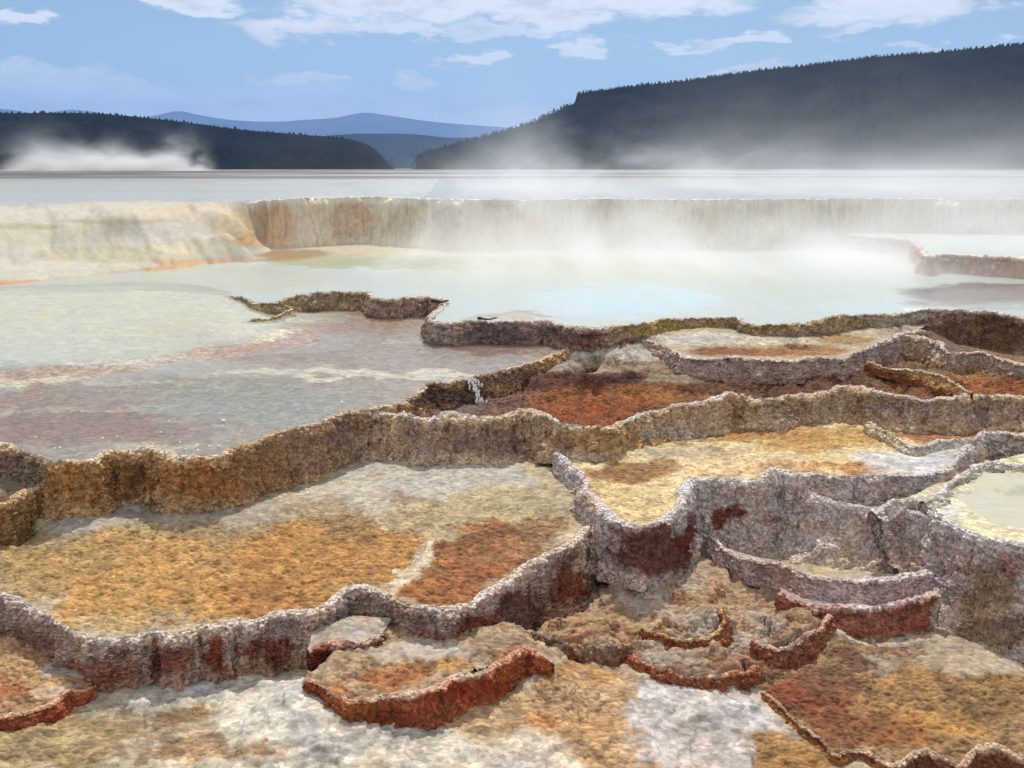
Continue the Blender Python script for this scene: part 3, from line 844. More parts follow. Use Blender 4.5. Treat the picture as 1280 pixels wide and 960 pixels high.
floor(T, poly_of('pit', [(1600, 400), (1280, 395), (1000, 402), (800, 400), (730, 405), (700, 432), (640, 452), (560, 470), (520, 478), (480, 500)], 0.85), Ks, (120, 84, 58),
      [(560, 506, 60, 18, (88, 62, 58), 0.9, 0.4), (650, 492, 60, 22, (96, 58, 48), 0.9, 0.3), (740, 478, 90, 14, (88, 40, 26), 0.9), (760, 472, 60, 8, (70, 34, 26), 0.9), (750, 500, 110, 16, (140, 80, 24), 1.0), (740, 516, 80, 18, (138, 70, 18), 1.0), (830, 490, 70, 14, (150, 92, 26), 0.95),
       (740, 458, 120, 8, (150, 128, 100), 0.9), (760, 442, 90, 8, (166, 156, 140), 0.9), (690, 455, 60, 8, (146, 132, 116), 0.85), (820, 440, 60, 12, (170, 160, 146), 0.9), (850, 470, 50, 8, (140, 120, 96), 0.8),
       (940, 484, 110, 10, dark, 0.95), (1060, 472, 80, 10, (98, 56, 28), 0.9), (1130, 488, 60, 10, (128, 74, 22), 0.9), (1090, 478, 30, 12, (112, 78, 44), 0.8), (1250, 482, 80, 14, (142, 76, 24), 1.0), (1180, 462, 60, 8, (120, 92, 54), 0.9), (1200, 474, 40, 8, (150, 98, 36), 0.9)],
      'tuft', amp=2.0, jit=0.34, seed=8, power=3.2, warp=16)
wall('divider', T, RIMS['divider'], 'fine', (206, 186, 158), (150, 116, 74), (120, 70, 30), [], 0.8, 0.3, part='divider')

# ================================================================== cream basin
T = thing('travertine_basin', 'pale cream floored basin with a thick white lip curling round a dark red nose', BASIN)
wall('rim', T, RIMS['cream'], 'knob', (222, 214, 206), (204, 190, 182), (184, 166, 154),
     [(808, 694, 58, 42, (92, 46, 30), 0.95, 0.2), (850, 672, 14, 34, (104, 42, 22), 0.9), (760, 670, 14, 18, (130, 66, 42), 0.8), (742, 680, 16, 40, (140, 120, 108), 0.7), (908, 646, 15, 22, (112, 52, 30), 0.95), (965, 645, 18, 9, (130, 82, 60), 0.7),
      (730, 625, 14, 14, (150, 118, 96), 0.7), (1060, 612, 80, 14, (166, 150, 138), 0.7), (880, 672, 20, 14, (156, 148, 138), 0.7)], 1.0, 0.2)
Kc = ctrl_from(['cream'], 'rim', -0.035) + [(q[0], q[1], q[2]) for q in ctrl_from(['pit'], 'base') if pix(*[np.array(c) for c in q])[0] > 690] + px([(800, 610, 0.46), (850, 585, 0.46), (900, 570, 0.46), (1000, 565, 0.47), (1080, 570, 0.48), (790, 575, 0.47), (900, 552, 0.5), (850, 557, 0.49), (1180, 545, 0.46), (1260, 540, 0.46)])
floor(T, poly_of('cream', [(1600, 520), (1280, 520), (1100, 510), (1000, 515), (900, 520), (800, 530), (730, 548), (690, 560)], 0.5), Kc, (202, 178, 128),
      [(800, 620, 60, 40, (206, 178, 122), 0.9), (950, 580, 140, 22, (204, 176, 126), 0.9), (780, 588, 60, 12, (140, 92, 40), 0.9), (880, 548, 60, 5, (140, 104, 56), 0.8), (830, 578, 20, 8, (130, 84, 36), 0.7), (960, 545, 90, 11, (176, 122, 50), 0.9), (1060, 545, 60, 12, (180, 138, 66), 0.9),
       (1010, 556, 60, 8, (186, 140, 66), 0.8), (1085, 586, 50, 9, (178, 118, 50), 0.9), (1000, 585, 60, 8, (190, 140, 82), 0.7), (1140, 578, 70, 20, (188, 182, 176), 0.95), (1190, 565, 40, 14, (182, 178, 174), 0.9), (1180, 545, 70, 9, (150, 92, 44), 0.95), (850, 562, 50, 5, (150, 134, 112), 0.7), (915, 590, 40, 8, (200, 168, 122), 0.7)],
      'mat', amp=0.7, seed=10, warp=16)
wall('divider', T, RIMS['slot'], 'fine', (206, 194, 178), (180, 160, 126), (190, 170, 130), [(1180, 560, 60, 12, (184, 180, 176), 0.8)], 0.8, 0.3, part='divider')

# ================================================================== bowl, mauve terrace, red step
T = thing('travertine_basin', 'smooth greyish hollow face under a low broken ledge, between two white lipped basins', BASIN)
wall('rim', T, RIMS['bowl'], 'fine', (210, 200, 192), (200, 186, 178), (184, 168, 148), [(1020, 655, 10, 10, (168, 124, 80), 0.7), (1105, 690, 20, 16, (140, 96, 84), 0.6), (1060, 660, 50, 16, (170, 152, 136), 0.6)], 0.9, 0.12)
floor(T, poly_of('bowl', [(1150, 600), (1050, 585), (980, 590)], 0.4), ctrl_from(['bowl'], 'rim', -0.02) + [q for q in ctrl_from(['cream'], 'base', 0, 0.12) if 995 < pix(*[np.array(c) for c in q])[0] < 1160], (164, 150, 138), [], 'fine', seed=12)
T = thing('travertine_basin', 'mauve grey shallow terrace with a thin pale crest, right below the smooth hollow face', BASIN)
wall('rim', T, RIMS['mauve'], 'shelf', (212, 202, 194), (178, 156, 150), (170, 144, 138), [(960, 720, 40, 14, (140, 108, 92), 0.6)], 1.0, 0.16)
Km = ctrl_from(['mauve'], 'rim', -0.012, 0.15) + ctrl_from(['bowl'], 'base', 0.0, 0.15) + [q for q in ctrl_from(['cream'], 'base', 0, 0.15) if 870 < pix(*[np.array(c) for c in q])[0] < 990] + [q for q in ctrl_from(['milk'], 'base', 0, 0.15) if pix(*[np.array(c) for c in q])[0] < 1175]
floor(T, poly_of('mauve', [(1215, 680), (1160, 640), (1050, 640), (960, 645), (900, 650), (872, 660)], 0.1), Km, (164, 148, 128), [(1050, 708, 80, 12, (166, 148, 112), 0.9), (990, 690, 30, 20, (150, 126, 100), 0.8), (1150, 712, 30, 8, (190, 166, 130), 0.8), (920, 670, 26, 18, (156, 142, 130), 0.8)], 'fine', amp=0.9, seed=13)
T = thing('travertine_basin', 'narrow ledge with white patch on top and speckled red wall, under mauve terrace', BASIN)
wall('rim', T, RIMS['redstep'], 'knob', (196, 178, 172), (152, 98, 80), (146, 88, 66), [(1150, 770, 30, 22, (132, 74, 56), 0.7), (1010, 770, 20, 14, (130, 88, 74), 0.7)], 1.0, 0.22)
floor(T, poly_of('redstep', [(1200, 700), (1100, 715), (1040, 715), (975, 715)], 0.0), ctrl_from(['redstep'], 'rim', -0.01, 0.12) + ctrl_from(['mauve'], 'base', 0, 0.15), (160, 136, 130), [(1080, 752, 50, 7, (222, 216, 212), 1.0)], 'fine', seed=14)

# ================================================================== milky pool at the right
T = thing('travertine_pool', 'small pool of opaque cream water with a white crusted rim, nearest of the pools', 'hot spring pool')
wall('rim', T, RIMS['milk'], 'fine', (214, 206, 196), (182, 168, 160), (164, 144, 126),
     [(1230, 735, 50, 36, (140, 112, 80), 0.8), (1275, 705, 20, 20, (140, 82, 62), 0.7), (1150, 690, 8, 30, (170, 110, 84), 0.6), (1130, 670, 30, 30, (158, 140, 126), 0.7), (1250, 790, 60, 26, (120, 94, 68), 0.8), (1190, 720, 30, 40, (158, 140, 134), 0.8)], 1.3, 0.12)
floor(T, poly_of('milk', [(1700, 560), (1280, 560), (1215, 575), (1190, 590), (1150, 612)], 0.44), ctrl_from(['milk'], 'rim', -0.02) + px([(1240, 630, 0.36), (1280, 640, 0.36), (1290, 610, 0.36), (1400, 640, 0.36), (1180, 628, 0.42), (1200, 610, 0.43)]), (196, 186, 150),
      [(1180, 635, 26, 20, (190, 184, 172), 0.9), (1240, 600, 60, 16, (180, 172, 150), 0.8)], 'fine', amp=0.4, seed=15)
wall('back_rim', T, RIMS['milkback'], 'knob', (200, 194, 186), (176, 170, 158), (176, 168, 148), [], 1.0, 0.4, part='back_rim')
sheet_water(T, poly_of('milk', [(1700, 585), (1280, 588), (1230, 590), (1200, 612), (1182, 634)], 0.415, 0.9, 1180), 0.412, (228, 214, 170), [(1275, 612, 30, 6, (150, 160, 120), 0.5, 0.9)], M_MILK, 0.9)

# ================================================================== brown basin in the front corner
T = thing('travertine_basin', 'sandy brown basin with a wavy thread-thin pale rim, lowest of all the basins', BASIN)
wall('rim', T, RIMS['brown'], 'knob', (200, 172, 146), (120, 74, 50), (138, 92, 40), [], 0.8, 0.3)
Kb = ctrl_from(['brown'], 'rim', -0.008, 0.1) + ctrl_from(['redstep', 'scale_d'], 'base', 0.015, 0.15) + [q for q in ctrl_from(['milk'], 'base', 0.015, 0.15) if pix(*[np.array(c) for c in q])[0] > 1176] \
    + px([(1100, 880, -0.17), (1200, 880, -0.18), (1240, 850, -0.17), (1050, 850, -0.14), (1150, 840, -0.15), (1280, 900, -0.16), (1020, 880, -0.13), (980, 860, -0.11), (1400, 900, -0.15)])
floor(T, poly_of('brown', [(1600, 780), (1280, 790), (1200, 765), (1100, 780), (1040, 785), (1010, 820), (960, 835), (935, 832)], -0.14), Kb, (152, 118, 76),
      [(1150, 880, 130, 60, (156, 116, 66), 0.9), (1240, 870, 60, 40, (146, 108, 58), 0.8), (1200, 905, 60, 20, (186, 136, 62), 0.7), (1010, 875, 60, 30, (126, 72, 40), 0.95), (1050, 905, 60, 26, (132, 80, 42), 0.85), (990, 865, 30, 16, (138, 70, 36), 0.9), (1090, 825, 40, 16, (140, 122, 104), 0.85), (1200, 820, 70, 22, (156, 140, 116), 0.9),
       (1060, 820, 30, 20, (112, 62, 44), 0.8), (1040, 850, 30, 20, (120, 76, 50), 0.8), (1130, 800, 40, 16, (130, 84, 66), 0.85), (1250, 830, 40, 14, (160, 146, 124), 0.8), (1130, 915, 60, 20, (150, 92, 38), 0.8), (1180, 860, 26, 10, (110, 82, 50), 0.8), (1240, 885, 30, 9, (120, 88, 50), 0.7), (1100, 900, 24, 10, (116, 76, 42), 0.7)], 'mat', amp=1.0, seed=16)

# scale terraces on the slope
SLOPE = (152, 134, 106)
for nm, lab, back, kk, cols, bl in (
    ('scale_a', 'thin grey ledge with a dark underside, right above the tan foreground flat', [(800, 780), (740, 765), (690, 770), (650, 780)], (760, 775, 0.03), ((166, 148, 124), (136, 112, 92), (122, 90, 66)), [(720, 790, 60, 12, (166, 152, 136), 0.9)]),
    ('scale_b', 'brick red shell-like ledge beside the white patch of foreground flat', [(960, 815), (900, 812), (840, 808), (790, 795)], (860, 812, 0.0), ((168, 132, 102), (146, 88, 56), (136, 76, 46)), [(820, 822, 36, 14, (160, 140, 108), 0.8), (890, 828, 50, 18, (150, 98, 58), 0.9)]),
    ('scale_c', 'ochre ledge with a short red brow, highest of the ledges under the dark red nose', [(920, 750), (860, 765), (800, 776)], (850, 775, 0.06), ((176, 146, 104), (140, 82, 46), (132, 72, 40)), [(860, 785, 40, 14, (150, 118, 66), 0.9), (900, 775, 16, 20, (150, 88, 48), 0.8)]),
    ('scale_d', 'tan and red ledge with a pale curled lip beside the speckled red wall', [(1055, 762), (1000, 770), (950, 780)], (990, 785, 0.0), ((186, 166, 148), (140, 88, 64), (130, 72, 48)), [(985, 785, 40, 18, (150, 112, 66), 0.9), (1020, 780, 20, 10, (184, 168, 152), 0.8)])):
    T = thing('travertine_ledge', lab, 'rock ledge', group='stepped ledges on the slope')
    wall('crest', T, RIMS[nm], 'knob', *cols, [], 1.3, 0.2, part='crest')

# ================================================================== brown-white terraces below the upper pool
T = thing('travertine_basin', 'shallow dish of rusty tufts ringed by a looping pale lip, just below the steaming pool', BASIN)
wall('rim', T, RIMS['ochre'], 'fine', (212, 200, 186), (158, 140, 128), (150, 128, 112), [(880, 458, 60, 8, (150, 128, 124), 0.6)], 1.0, 0.15)
floor(T, poly_of('ochre', [(1170, 396), (1000, 398), (900, 400), (800, 415)], 0.92), ctrl_from(['ochre'], 'rim', -0.03, 0.15) + [q for q in ctrl_from(['upper'], 'base', 0.01, 0.12) if 800 < pix(*[np.array(c) for c in q])[0] < 1140] + px([(930, 440, 0.82), (1000, 438, 0.82), (880, 440, 0.82), (1040, 432, 0.84)]), (166, 148, 118),
      [(930, 440, 80, 7, (138, 82, 36), 0.95), (1000, 438, 60, 8, (156, 104, 54), 0.9), (1060, 424, 40, 6, (158, 116, 58), 0.8), (870, 424, 60, 8, (178, 172, 162), 0.9), (930, 425, 80, 4, (176, 164, 146), 0.9), (960, 428, 60, 3, (200, 186, 160), 0.7)], 'tuft', amp=0.45, seed=18, warp=10, dt=0.0014, dl=0.003)
T = thing('travertine_basin', 'dark umber basin with a knobbly brown back wall, beside the dish of rusty tufts', BASIN)
wall('rim', T, RIMS['umber'], 'fine', (206, 192, 174), (160, 142, 124), (140, 110, 80), [], 1.0, 0.15)
floor(T, poly_of('umber', [(1600, 400), (1280, 400), (1160, 400)], 0.92), ctrl_from(['umber'], 'rim', -0.04, 0.15) + [q for q in ctrl_from(['upper'], 'base', 0.01, 0.12) if 1150 < pix(*[np.array(c) for c in q])[0]], (112, 82, 60),
      [(1240, 445, 60, 8, (130, 90, 50), 0.9)], 'tuft', amp=0.4, seed=19, warp=10)

# ================================================================== shallow pool at the left
T = thing('travertine_pool', 'wide shallow pool with pinkish brown bed, brimming over the honey coloured wall', 'hot spring pool')
wall('rim', T, RIMS['pool'], 'knob', (206, 190, 160), (184, 150, 108), (170, 136, 96),
     [(20, 590, 36, 30, (126, 108, 92), 0.9), (170, 600, 40, 30, (124, 86, 50), 0.85), (185, 590, 16, 20, (104, 70, 42), 0.7), (250, 600, 50, 30, (158, 104, 48), 0.8), (90, 605, 50, 30, (156, 112, 56), 0.8), (330, 585, 50, 40, (150, 116, 78), 0.8), (400, 560, 50, 40, (152, 124, 98), 0.85),
      (460, 540, 50, 40, (150, 126, 106), 0.9), (560, 495, 60, 16, (100, 78, 70), 0.9), (640, 475, 60, 14, (130, 100, 86), 0.8)], 1.15, 0.10, lipwet=0.5)
Kp = [q for q in ctrl_from(['pool'], 'rim', -0.03)] + [(q[0], q[1], min(q[2], 0.772)) for q in ctrl_from(['upper'], 'base', 0.0, 0.15) if 385 < pix(*[np.array(c) for c in q])[0] < 760] + px([(300, 480, 0.75), (150, 520, 0.75), (450, 450, 0.75), (600, 445, 0.75), (0, 520, 0.75), (250, 440, 0.79), (100, 470, 0.79), (0, 480, 0.79),
        (0, 430, 0.88), (100, 425, 0.9), (200, 412, 0.93), (280, 405, 0.93), (0, 400, 0.96), (120, 390, 0.99), (240, 380, 1.02), (-200, 400, 1.0), (-200, 460, 0.88), (-200, 530, 0.76), (310, 383, 0.97), (340, 390, 0.90), (372, 392, 0.82), (300, 395, 0.95), (335, 403, 0.86), (400, 410, 0.76), (480, 405, 0.75), (370, 412, 0.79), (330, 425, 0.79)])
nrim_ = len(ctrl_from(['pool'], 'rim', -0.03))
nup_ = len([q for q in ctrl_from(['upper'], 'base', 0.0, 0.15) if 385 < pix(*[np.array(c) for c in q])[0] < 760])
SEAM = np.interp(np.arange(-400, 300, 25), (-400, 0, 200, 290), (378, 369, 362, 369))
Kp += px([(u, v + 1, 1.045) for u, v in zip(np.arange(-400, 300, 25), SEAM)] + [(u, v - 13, 0.99) for u, v in zip(np.arange(-400, 280, 25), SEAM)])
Kw = [(x, y, 0.787) for x, y, z in Kp[nrim_:nrim_ + nup_] if x > -4.2] + [(x, y, z + 0.03 if z > 0.8 else 0.787) for x, y, z in Kp[nrim_ + nup_:]] + ctrl_from(['pool'], 'rim', -0.006)
back_p = [(760, 412, 0.9), (700, 398, 0.95), (560, 396, 0.95), (560, 372, 0.95), (460, 358, 0.95), (360, 362, 0.95), (300, 366, 1.0), (200, 349, 1.0), (0, 354, 1.0), (-400, 362, 1.0)]
pool_poly = poly_of('pool', back_p, 0.9)
pink, sage = (142, 116, 104), (178, 176, 162)
floor(T, pool_poly, Kp, (158, 138, 120), [(120, 395, 300, 56, (206, 202, 176), 1.0), (60, 440, 140, 18, (190, 198, 188), 0.9), (230, 405, 90, 14, (206, 186, 150), 0.8), (230, 425, 120, 10, (188, 176, 146), 0.6), (200, 450, 120, 14, (170, 164, 150), 0.7), (330, 440, 120, 16, (156, 132, 120), 0.8),
        (100, 535, 200, 24, (146, 106, 80), 0.9), (60, 500, 160, 18, (156, 122, 94), 0.8), (220, 490, 160, 16, (148, 130, 110), 0.8), (330, 510, 160, 30, (146, 140, 126), 0.8), (450, 430, 130, 20, (160, 140, 132), 0.7), (560, 450, 120, 16, (156, 140, 132), 0.8), (430, 408, 100, 10, (166, 120, 84), 0.7), (620, 435, 90, 8, (128, 70, 44), 0.8),  # last patch paints the upper wall's dark red reflection onto the bed
        (420, 466, 190, 5, (214, 198, 168), 0.95), (480, 390, 70, 6, (150, 104, 74), 0.8), (90, 478, 200, 5, (180, 176, 160), 0.6), (50, 515, 180, 4, (184, 172, 150), 0.5), (200, 560, 60, 6, (200, 184, 148), 0.8), (520, 425, 60, 6, (172, 164, 154), 0.6)],
      'ripple', amp=0.6, power='tps', seed=20, warp=20, dt=0.0017, dl=0.004)
sheet_water(T, poly_of('pool', back_p, 0.9, 0.55), Kw, (176, 178, 168), [(100, 408, 300, 62, (222, 220, 198), 0.9, 0.5), (330, 425, 130, 20, (206, 204, 190), 0.7, 0.4), (200, 462, 260, 10, (206, 210, 200), 0.6, 0.4)], M_WATER, 0.07, power='tps')
wall('low_ridge', T, RIMS['shelf'], 'fine', (196, 186, 158), (156, 140, 104), (150, 122, 92), [], 0.9, 0.3, part='low_ridge')
# the spill that runs from the pool into the pit: a few braided white threads
Vs, Qs, nb = [], [], 0
r1 = random.Random(11)
for k in range(60):
    t = r1.random() ** 0.8
    x, y = unproj(588 + 14 * t + r1.gauss(0, 3.6), 472, 0.79)
    c = np.array([x, y - 0.05 - 0.26 * t, 0.80 - 0.20 * t ** 1.3])
    w = r1.uniform(0.006, 0.016)
    for j_ in range(4):
        f = -1.2 + 0.8 * j_
        for a in range(6):
            an = a * math.pi / 3
            Vs.append(c + w * np.array([math.cos(an) * math.cos(f), math.sin(an) * math.cos(f), 1.6 * math.sin(f)]))
    for j_ in range(3):
        for a in range(6):
            Qs.append((nb + j_ * 6 + a, nb + j_ * 6 + (a + 1) % 6, nb + (j_ + 1) * 6 + (a + 1) % 6, nb + (j_ + 1) * 6 + a))
    nb += 24
m, nt, out = newmat('white_water')
bs = N(nt, 'ShaderNodeBsdfPrincipled')
bs.inputs['Base Color'].default_value = (0.75, 0.75, 0.75, 1)
bs.inputs['Roughness'].default_value = 0.5
nt.links.new(bs.outputs[0], out.inputs['Surface'])
M_FOAM = m
sp = obj('spill', mesh('spill', Vs, Qs), M_FOAM, T)

# ================================================================== upper pool
T = thing('travertine_pool', 'large milky pale blue pool under drifting steam, in front of the tall draped wall', 'hot spring pool')
wall('rim', T, RIMS['upper'], 'knob', (218, 208, 194), (158, 138, 120), (136, 108, 92),
     [(400, 378, 130, 14, (160, 140, 112), 0.9), (350, 384, 40, 8, (150, 136, 92), 0.7), (500, 386, 50, 10, (150, 122, 104), 0.8), (620, 418, 60, 14, (112, 94, 92), 0.9), (560, 418, 20, 12, (150, 138, 128), 0.7), (740, 424, 26, 14, (124, 86, 68), 0.9), (700, 422, 24, 12, (104, 84, 78), 0.8), (850, 408, 80, 9, (158, 138, 70), 0.85),
      (960, 414, 40, 8, (154, 132, 74), 0.85), (1040, 406, 60, 10, (158, 140, 96), 0.8), (1110, 402, 40, 8, (160, 150, 124), 0.8), (1240, 420, 90, 26, (112, 84, 62), 0.95)], 1.0, 0.12, lipwet=0.6)
back_u = [(1700, 285), (1280, 290), (1000, 300), (760, 303), (600, 300), (465, 292), (360, 296), (300, 308), (200, 328), (100, 340), (0, 352), (-400, 370), (-400, 378), (0, 369), (200, 362)]
up_poly = poly_of('upper', back_u, 1.05)
Ku = px([(0, 365, 1.035), (200, 355, 1.03), (300, 350, 1.02), (600, 360, 0.98), (900, 360, 0.95), (1200, 370, 0.98), (600, 320, 1.01), (900, 330, 0.98), (400, 325, 1.0), (470, 310, 1.045), (560, 310, 1.045), (380, 308, 1.04), (1300, 340, 1.0)]) + ctrl_from(['upper'], 'rim', -0.03, 0.3)
floor(T, up_poly, Ku, (196, 204, 190), [(500, 312, 130, 9, (226, 208, 172), 0.95), (360, 318, 60, 7, (170, 112, 40), 0.95), (420, 327, 130, 6, (178, 170, 96), 0.8), (600, 313, 60, 5, (206, 160, 110), 0.7), (650, 395, 60, 8, (200, 176, 150), 0.9), (1220, 368, 110, 14, (140, 118, 108), 0.9), (1230, 352, 80, 10, (120, 84, 62), 0.8)],
      'flat', amp=0.8, seed=21, warp=12, mat=M_FAR, dt=0.003, dl=0.006)
sheet_water(T, poly_of('upper', back_u, 1.05, 0.7), 1.052, (206, 214, 206), [(500, 312, 150, 11, (226, 208, 172), 1.0, 0.12), (360, 320, 90, 9, (190, 150, 80), 1.0, 0.12), (520, 328, 200, 9, (186, 190, 140), 0.9, 0.5), (720, 335, 200, 12, (204, 214, 186), 0.7, 0.7), (780, 375, 130, 24, (200, 226, 234), 0.9, 0.8), (760, 345, 300, 14, (218, 222, 204), 0.7, 0.7), (640, 396, 60, 8, (200, 180, 160), 1.0, 0.15),
            (1080, 385, 80, 10, (206, 222, 224), 0.8, 0.75), (1230, 370, 110, 18, (160, 146, 138), 1.0, 0.15), (200, 350, 260, 20, (216, 214, 190), 0.8, 0.6)], M_MILK, 0.75)

# middle terrace at the right
T = thing('travertine_pool', 'raised milky pool with reddish brown front wall, half hidden by steam', 'hot spring pool')
wall('rim', T, RIMS['mid'], 'flow', (196, 182, 166), (158, 130, 110), (146, 112, 92), [], 0.8, 0.18, M_FAR, lipwet=0.7)
floor(T, poly_of('mid', [(1700, 268), (1280, 275), (1100, 280), (1040, 288)], 1.41), px([(1200, 300, 1.37), (1100, 295, 1.38), (1400, 310, 1.37)]) + ctrl_from(['mid'], 'rim', -0.03, 0.3), (190, 200, 190), [], 'flat', mat=M_FAR, seed=22, dt=0.003, dl=0.006)
sheet_water(T, poly_of('mid', [(1700, 268), (1280, 275), (1100, 280), (1050, 288)], 1.4, 0.7), 1.40, (214, 222, 218), [], M_MILK, 0.75)

# ================================================================== the great back terrace
T = thing('travertine_terrace', 'tall draped back wall streaked tan and white under a flat steaming brim', 'terrace')
wall('wall', T, RIMS['great'], 'flow', (218, 214, 200), (190, 180, 156), (188, 170, 134),
     [(345, 280, 40, 24, (178, 146, 100), 0.8), (330, 305, 40, 12, (178, 134, 76), 0.8), (440, 275, 36, 26, (160, 128, 92), 0.8), (395, 275, 16, 30, (176, 160, 130), 0.8), (510, 280, 30, 26, (150, 136, 100), 0.8), (560, 275, 20, 20, (140, 124, 96), 0.7), (480, 280, 12, 26, (170, 160, 130), 0.7), (650, 285, 40, 24, (178, 142, 104), 0.7), (840, 285, 24, 24, (180, 148, 100), 0.7)],
     1.0, 0.10, M_DRAPE, part='wall', lipwet=0.85, wet=0.3, flow=0.5)
def far_ctrl():
    K = [(x, y, 2.23) for x in (-30, -12, 0, 12, 30, 45) for y in (30, 45, 60)]
    return K
floor(T, np.vstack([(RIMS['great']['rim'][:, :2] - RIMS['great']['N'] * 0.05)[RIMS['great']['rim'][:, 0] > -5.6][::4], np.array([(60, 24), (60, 62), (-10, 62), (-6.4, 34), (-5.9, 25)])]), ctrl_from(['great'], 'rim', -0.02, 0.4) + far_ctrl(), (160, 166, 168),
      [(330, 246, 60, 4, (190, 150, 110), 0.8)], 'flat', name='brim', amp=0.6, mat=M_FAR, seed=23, dt=0.004, dl=0.008)
sheet_water(T, np.vstack([(RIMS['great']['rim'][:, :2] - RIMS['great']['N'] * 0.12)[RIMS['great']['rim'][:, 0] > -2.4][::4], np.array([(60, 24), (60, 62), (-5, 62), (-3.0, 34), (-2.4, 25)])]), 2.240, (168, 174, 176), [], M_MILK, 0.8, dt=0.004, dl=0.008)

# the rounded white mound at the left
def mound_extra(P):
    q = P.copy()
    q[:, 0] += 0.5 * (P[:, 1] - 20)
    wgt = sst(14.8, 17.5, P[:, 1]) * (1 - sst(21.5, 25, P[:, 1]))
    g = fbm(q * np.array([1.9, 0.45, 1]), 4, 90)
    lob = fbm(P * np.array([0.45, 0.45, 1]), 3, 91)
    return wgt * (0.085 * g + 0.09 * lob + 0.02 * fbm(q * np.array([6, 1.4, 1]), 3, 92))
Kmd = px([(-200, 372, 1.03), (-100, 366, 1.03), (0, 359, 1.03), (60, 352, 1.03), (150, 341, 1.03), (220, 334, 1.03), (300, 322, 1.03), (-100, 340, 1.2), (0, 332, 1.2), (150, 318, 1.25), (250, 312, 1.3), (-100, 310, 1.45), (0, 302, 1.5), (70, 298, 1.5), (150, 296, 1.52), (230, 292, 1.6), (280, 290, 1.65),
           (0, 282, 1.78), (150, 279, 1.8), (230, 272, 1.88), (280, 268, 1.95), (-100, 290, 1.75), (0, 265, 2.0), (150, 262, 2.0), (220, 260, 2.02), (-100, 268, 2.0), (0, 250, 2.15), (150, 250, 2.15), (250, 252, 2.12), (0, 240, 2.2), (150, 238, 2.2), (300, 240, 2.2), (-300, 240, 2.2), (-300, 280, 1.8), (-300, 330, 1.2), (0, 230, 2.22), (300, 230, 2.22)]) + [q for q in ctrl_from(['great'], 'rim', -0.02, 0.3) if q[0] < -6.3]
mp_ = np.array([unproj(*q) for q in ((-400, 392, 0.9), (0, 374, 0.9), (60, 367, 0.9), (150, 356, 0.9), (220, 349, 0.9), (350, 334, 0.9))])
Kmd = Kmd + [(-60, 62, 2.2), (-45, 45, 2.2), (-25, 32, 2.2), (-35, 62, 2.2), (-18, 62, 2.21), (-7, 62, 2.22), (-20, 45, 2.21), (-34, 34, 2.1)] + px([(340, 336, 0.8), (360, 330, 0.8), (385, 324, 0.8), (330, 328, 0.85), (355, 318, 0.85)]) + [(-4.7, 21.8, 0.85), (-4.3, 23.2, 0.9)] + px([(-200, 388, 0.85), (0, 376, 0.85), (60, 369, 0.85), (150, 358, 0.85), (220, 351, 0.85), (300, 340, 0.85)]) + [(q[0], q[1], 0.9) for q in ctrl_from(['great'], 'base', 0, 0.2) if 325 < pix(*[np.array(c) for c in q])[0] < 440] + [(-5.5, 27, 2.232), (-5.5, 32, 2.232), (-7, 40, 2.232), (-9, 55, 2.232), (-5, 24.5, 2.23), (-10, 34, 2.23), (-16, 50, 2.23)]
gr = RIMS['great']
mend = gr['rim'][(gr['rim'][:, 0] < -5.2)][:, :2] - gr['N'][gr['rim'][:, 0] < -5.2] * 0.05
mpoly = np.vstack([mp_, np.array([(-4.7, 21.8), (-4.3, 23.2), (-4.3, 24.4), (-4.0, 26), (-4.0, 32), (-7, 62), (-60, 62), (-22, 26)])])
T = thing('travertine_mound', 'smooth cream mound of fluted flowstone sloping down to an orange waterline', 'rock mound')
floor(T, mpoly, Kmd, (184, 178, 162), [(140, 348, 200, 8, (184, 134, 76), 0.9, 0.4, -8), (240, 328, 60, 5, (180, 134, 80), 0.8, 0.4), (60, 354, 120, 5, (186, 130, 66), 0.9, 0.4), (240, 268, 90, 9, (200, 180, 152), 0.7), (280, 255, 70, 6, (202, 176, 146), 0.7), (80, 295, 120, 14, (186, 178, 156), 0.7), (150, 318, 120, 12, (170, 158, 124), 0.7, 0.3),
      (300, 285, 40, 24, (188, 164, 116), 0.8, 0.5), (315, 300, 26, 12, (184, 144, 86), 0.8, 0.5), (120, 236, 500, 24, (150, 156, 158), 1.0, 0.3), (200, 256, 140, 5, (196, 180, 156), 0.7), (30, 283, 60, 4, (160, 150, 120), 0.6), (150, 277, 90, 4, (162, 152, 132), 0.6), (240, 310, 60, 8, (196, 184, 150), 0.6, 0.4)],
      'flat', name='flowstone', amp=0.7, mat=M_FLOW, seed=24, power='tps', dt=0.0025, dl=0.004, extra=mound_extra, warp=10, zmax=2.215, jit=0.08)

# ================================================================== wide ground to the horizon
def wide_h(x, y):
    r = y + 0.0 * x
    h = -0.42 + 0.0 * x
    for a, b, s in ((7.0, 9.0, 0.50), (12, 14.5, 0.62), (26.5, 31, 1.5)):
        h = h + s * sst(a, b, r)
    return np.minimum(h, 2.2)
rr = np.r_[0.5, np.linspace(1.5, 40, 78), np.exp(np.linspace(math.log(43), math.log(7000), 90))]
th = np.linspace(-math.pi, math.pi, 361)
Rg, Tg = np.meshgrid(rr, th, indexing='ij')
X, Y = (Rg * np.sin(Tg)).ravel(), (Rg * np.cos(Tg)).ravel()
Z = wide_h(X, Y)
P = np.stack([X, Y, Z], 1)
nz = fbm(P * np.array([0.03, 0.12, 1]), 4, 95)
far_w = sst(60, 160, Y)
P[:, 2] += far_w * 0.12 * nz * (1 - sst(300, 900, Y)) - 0.02 * sst(55, 70, Y)
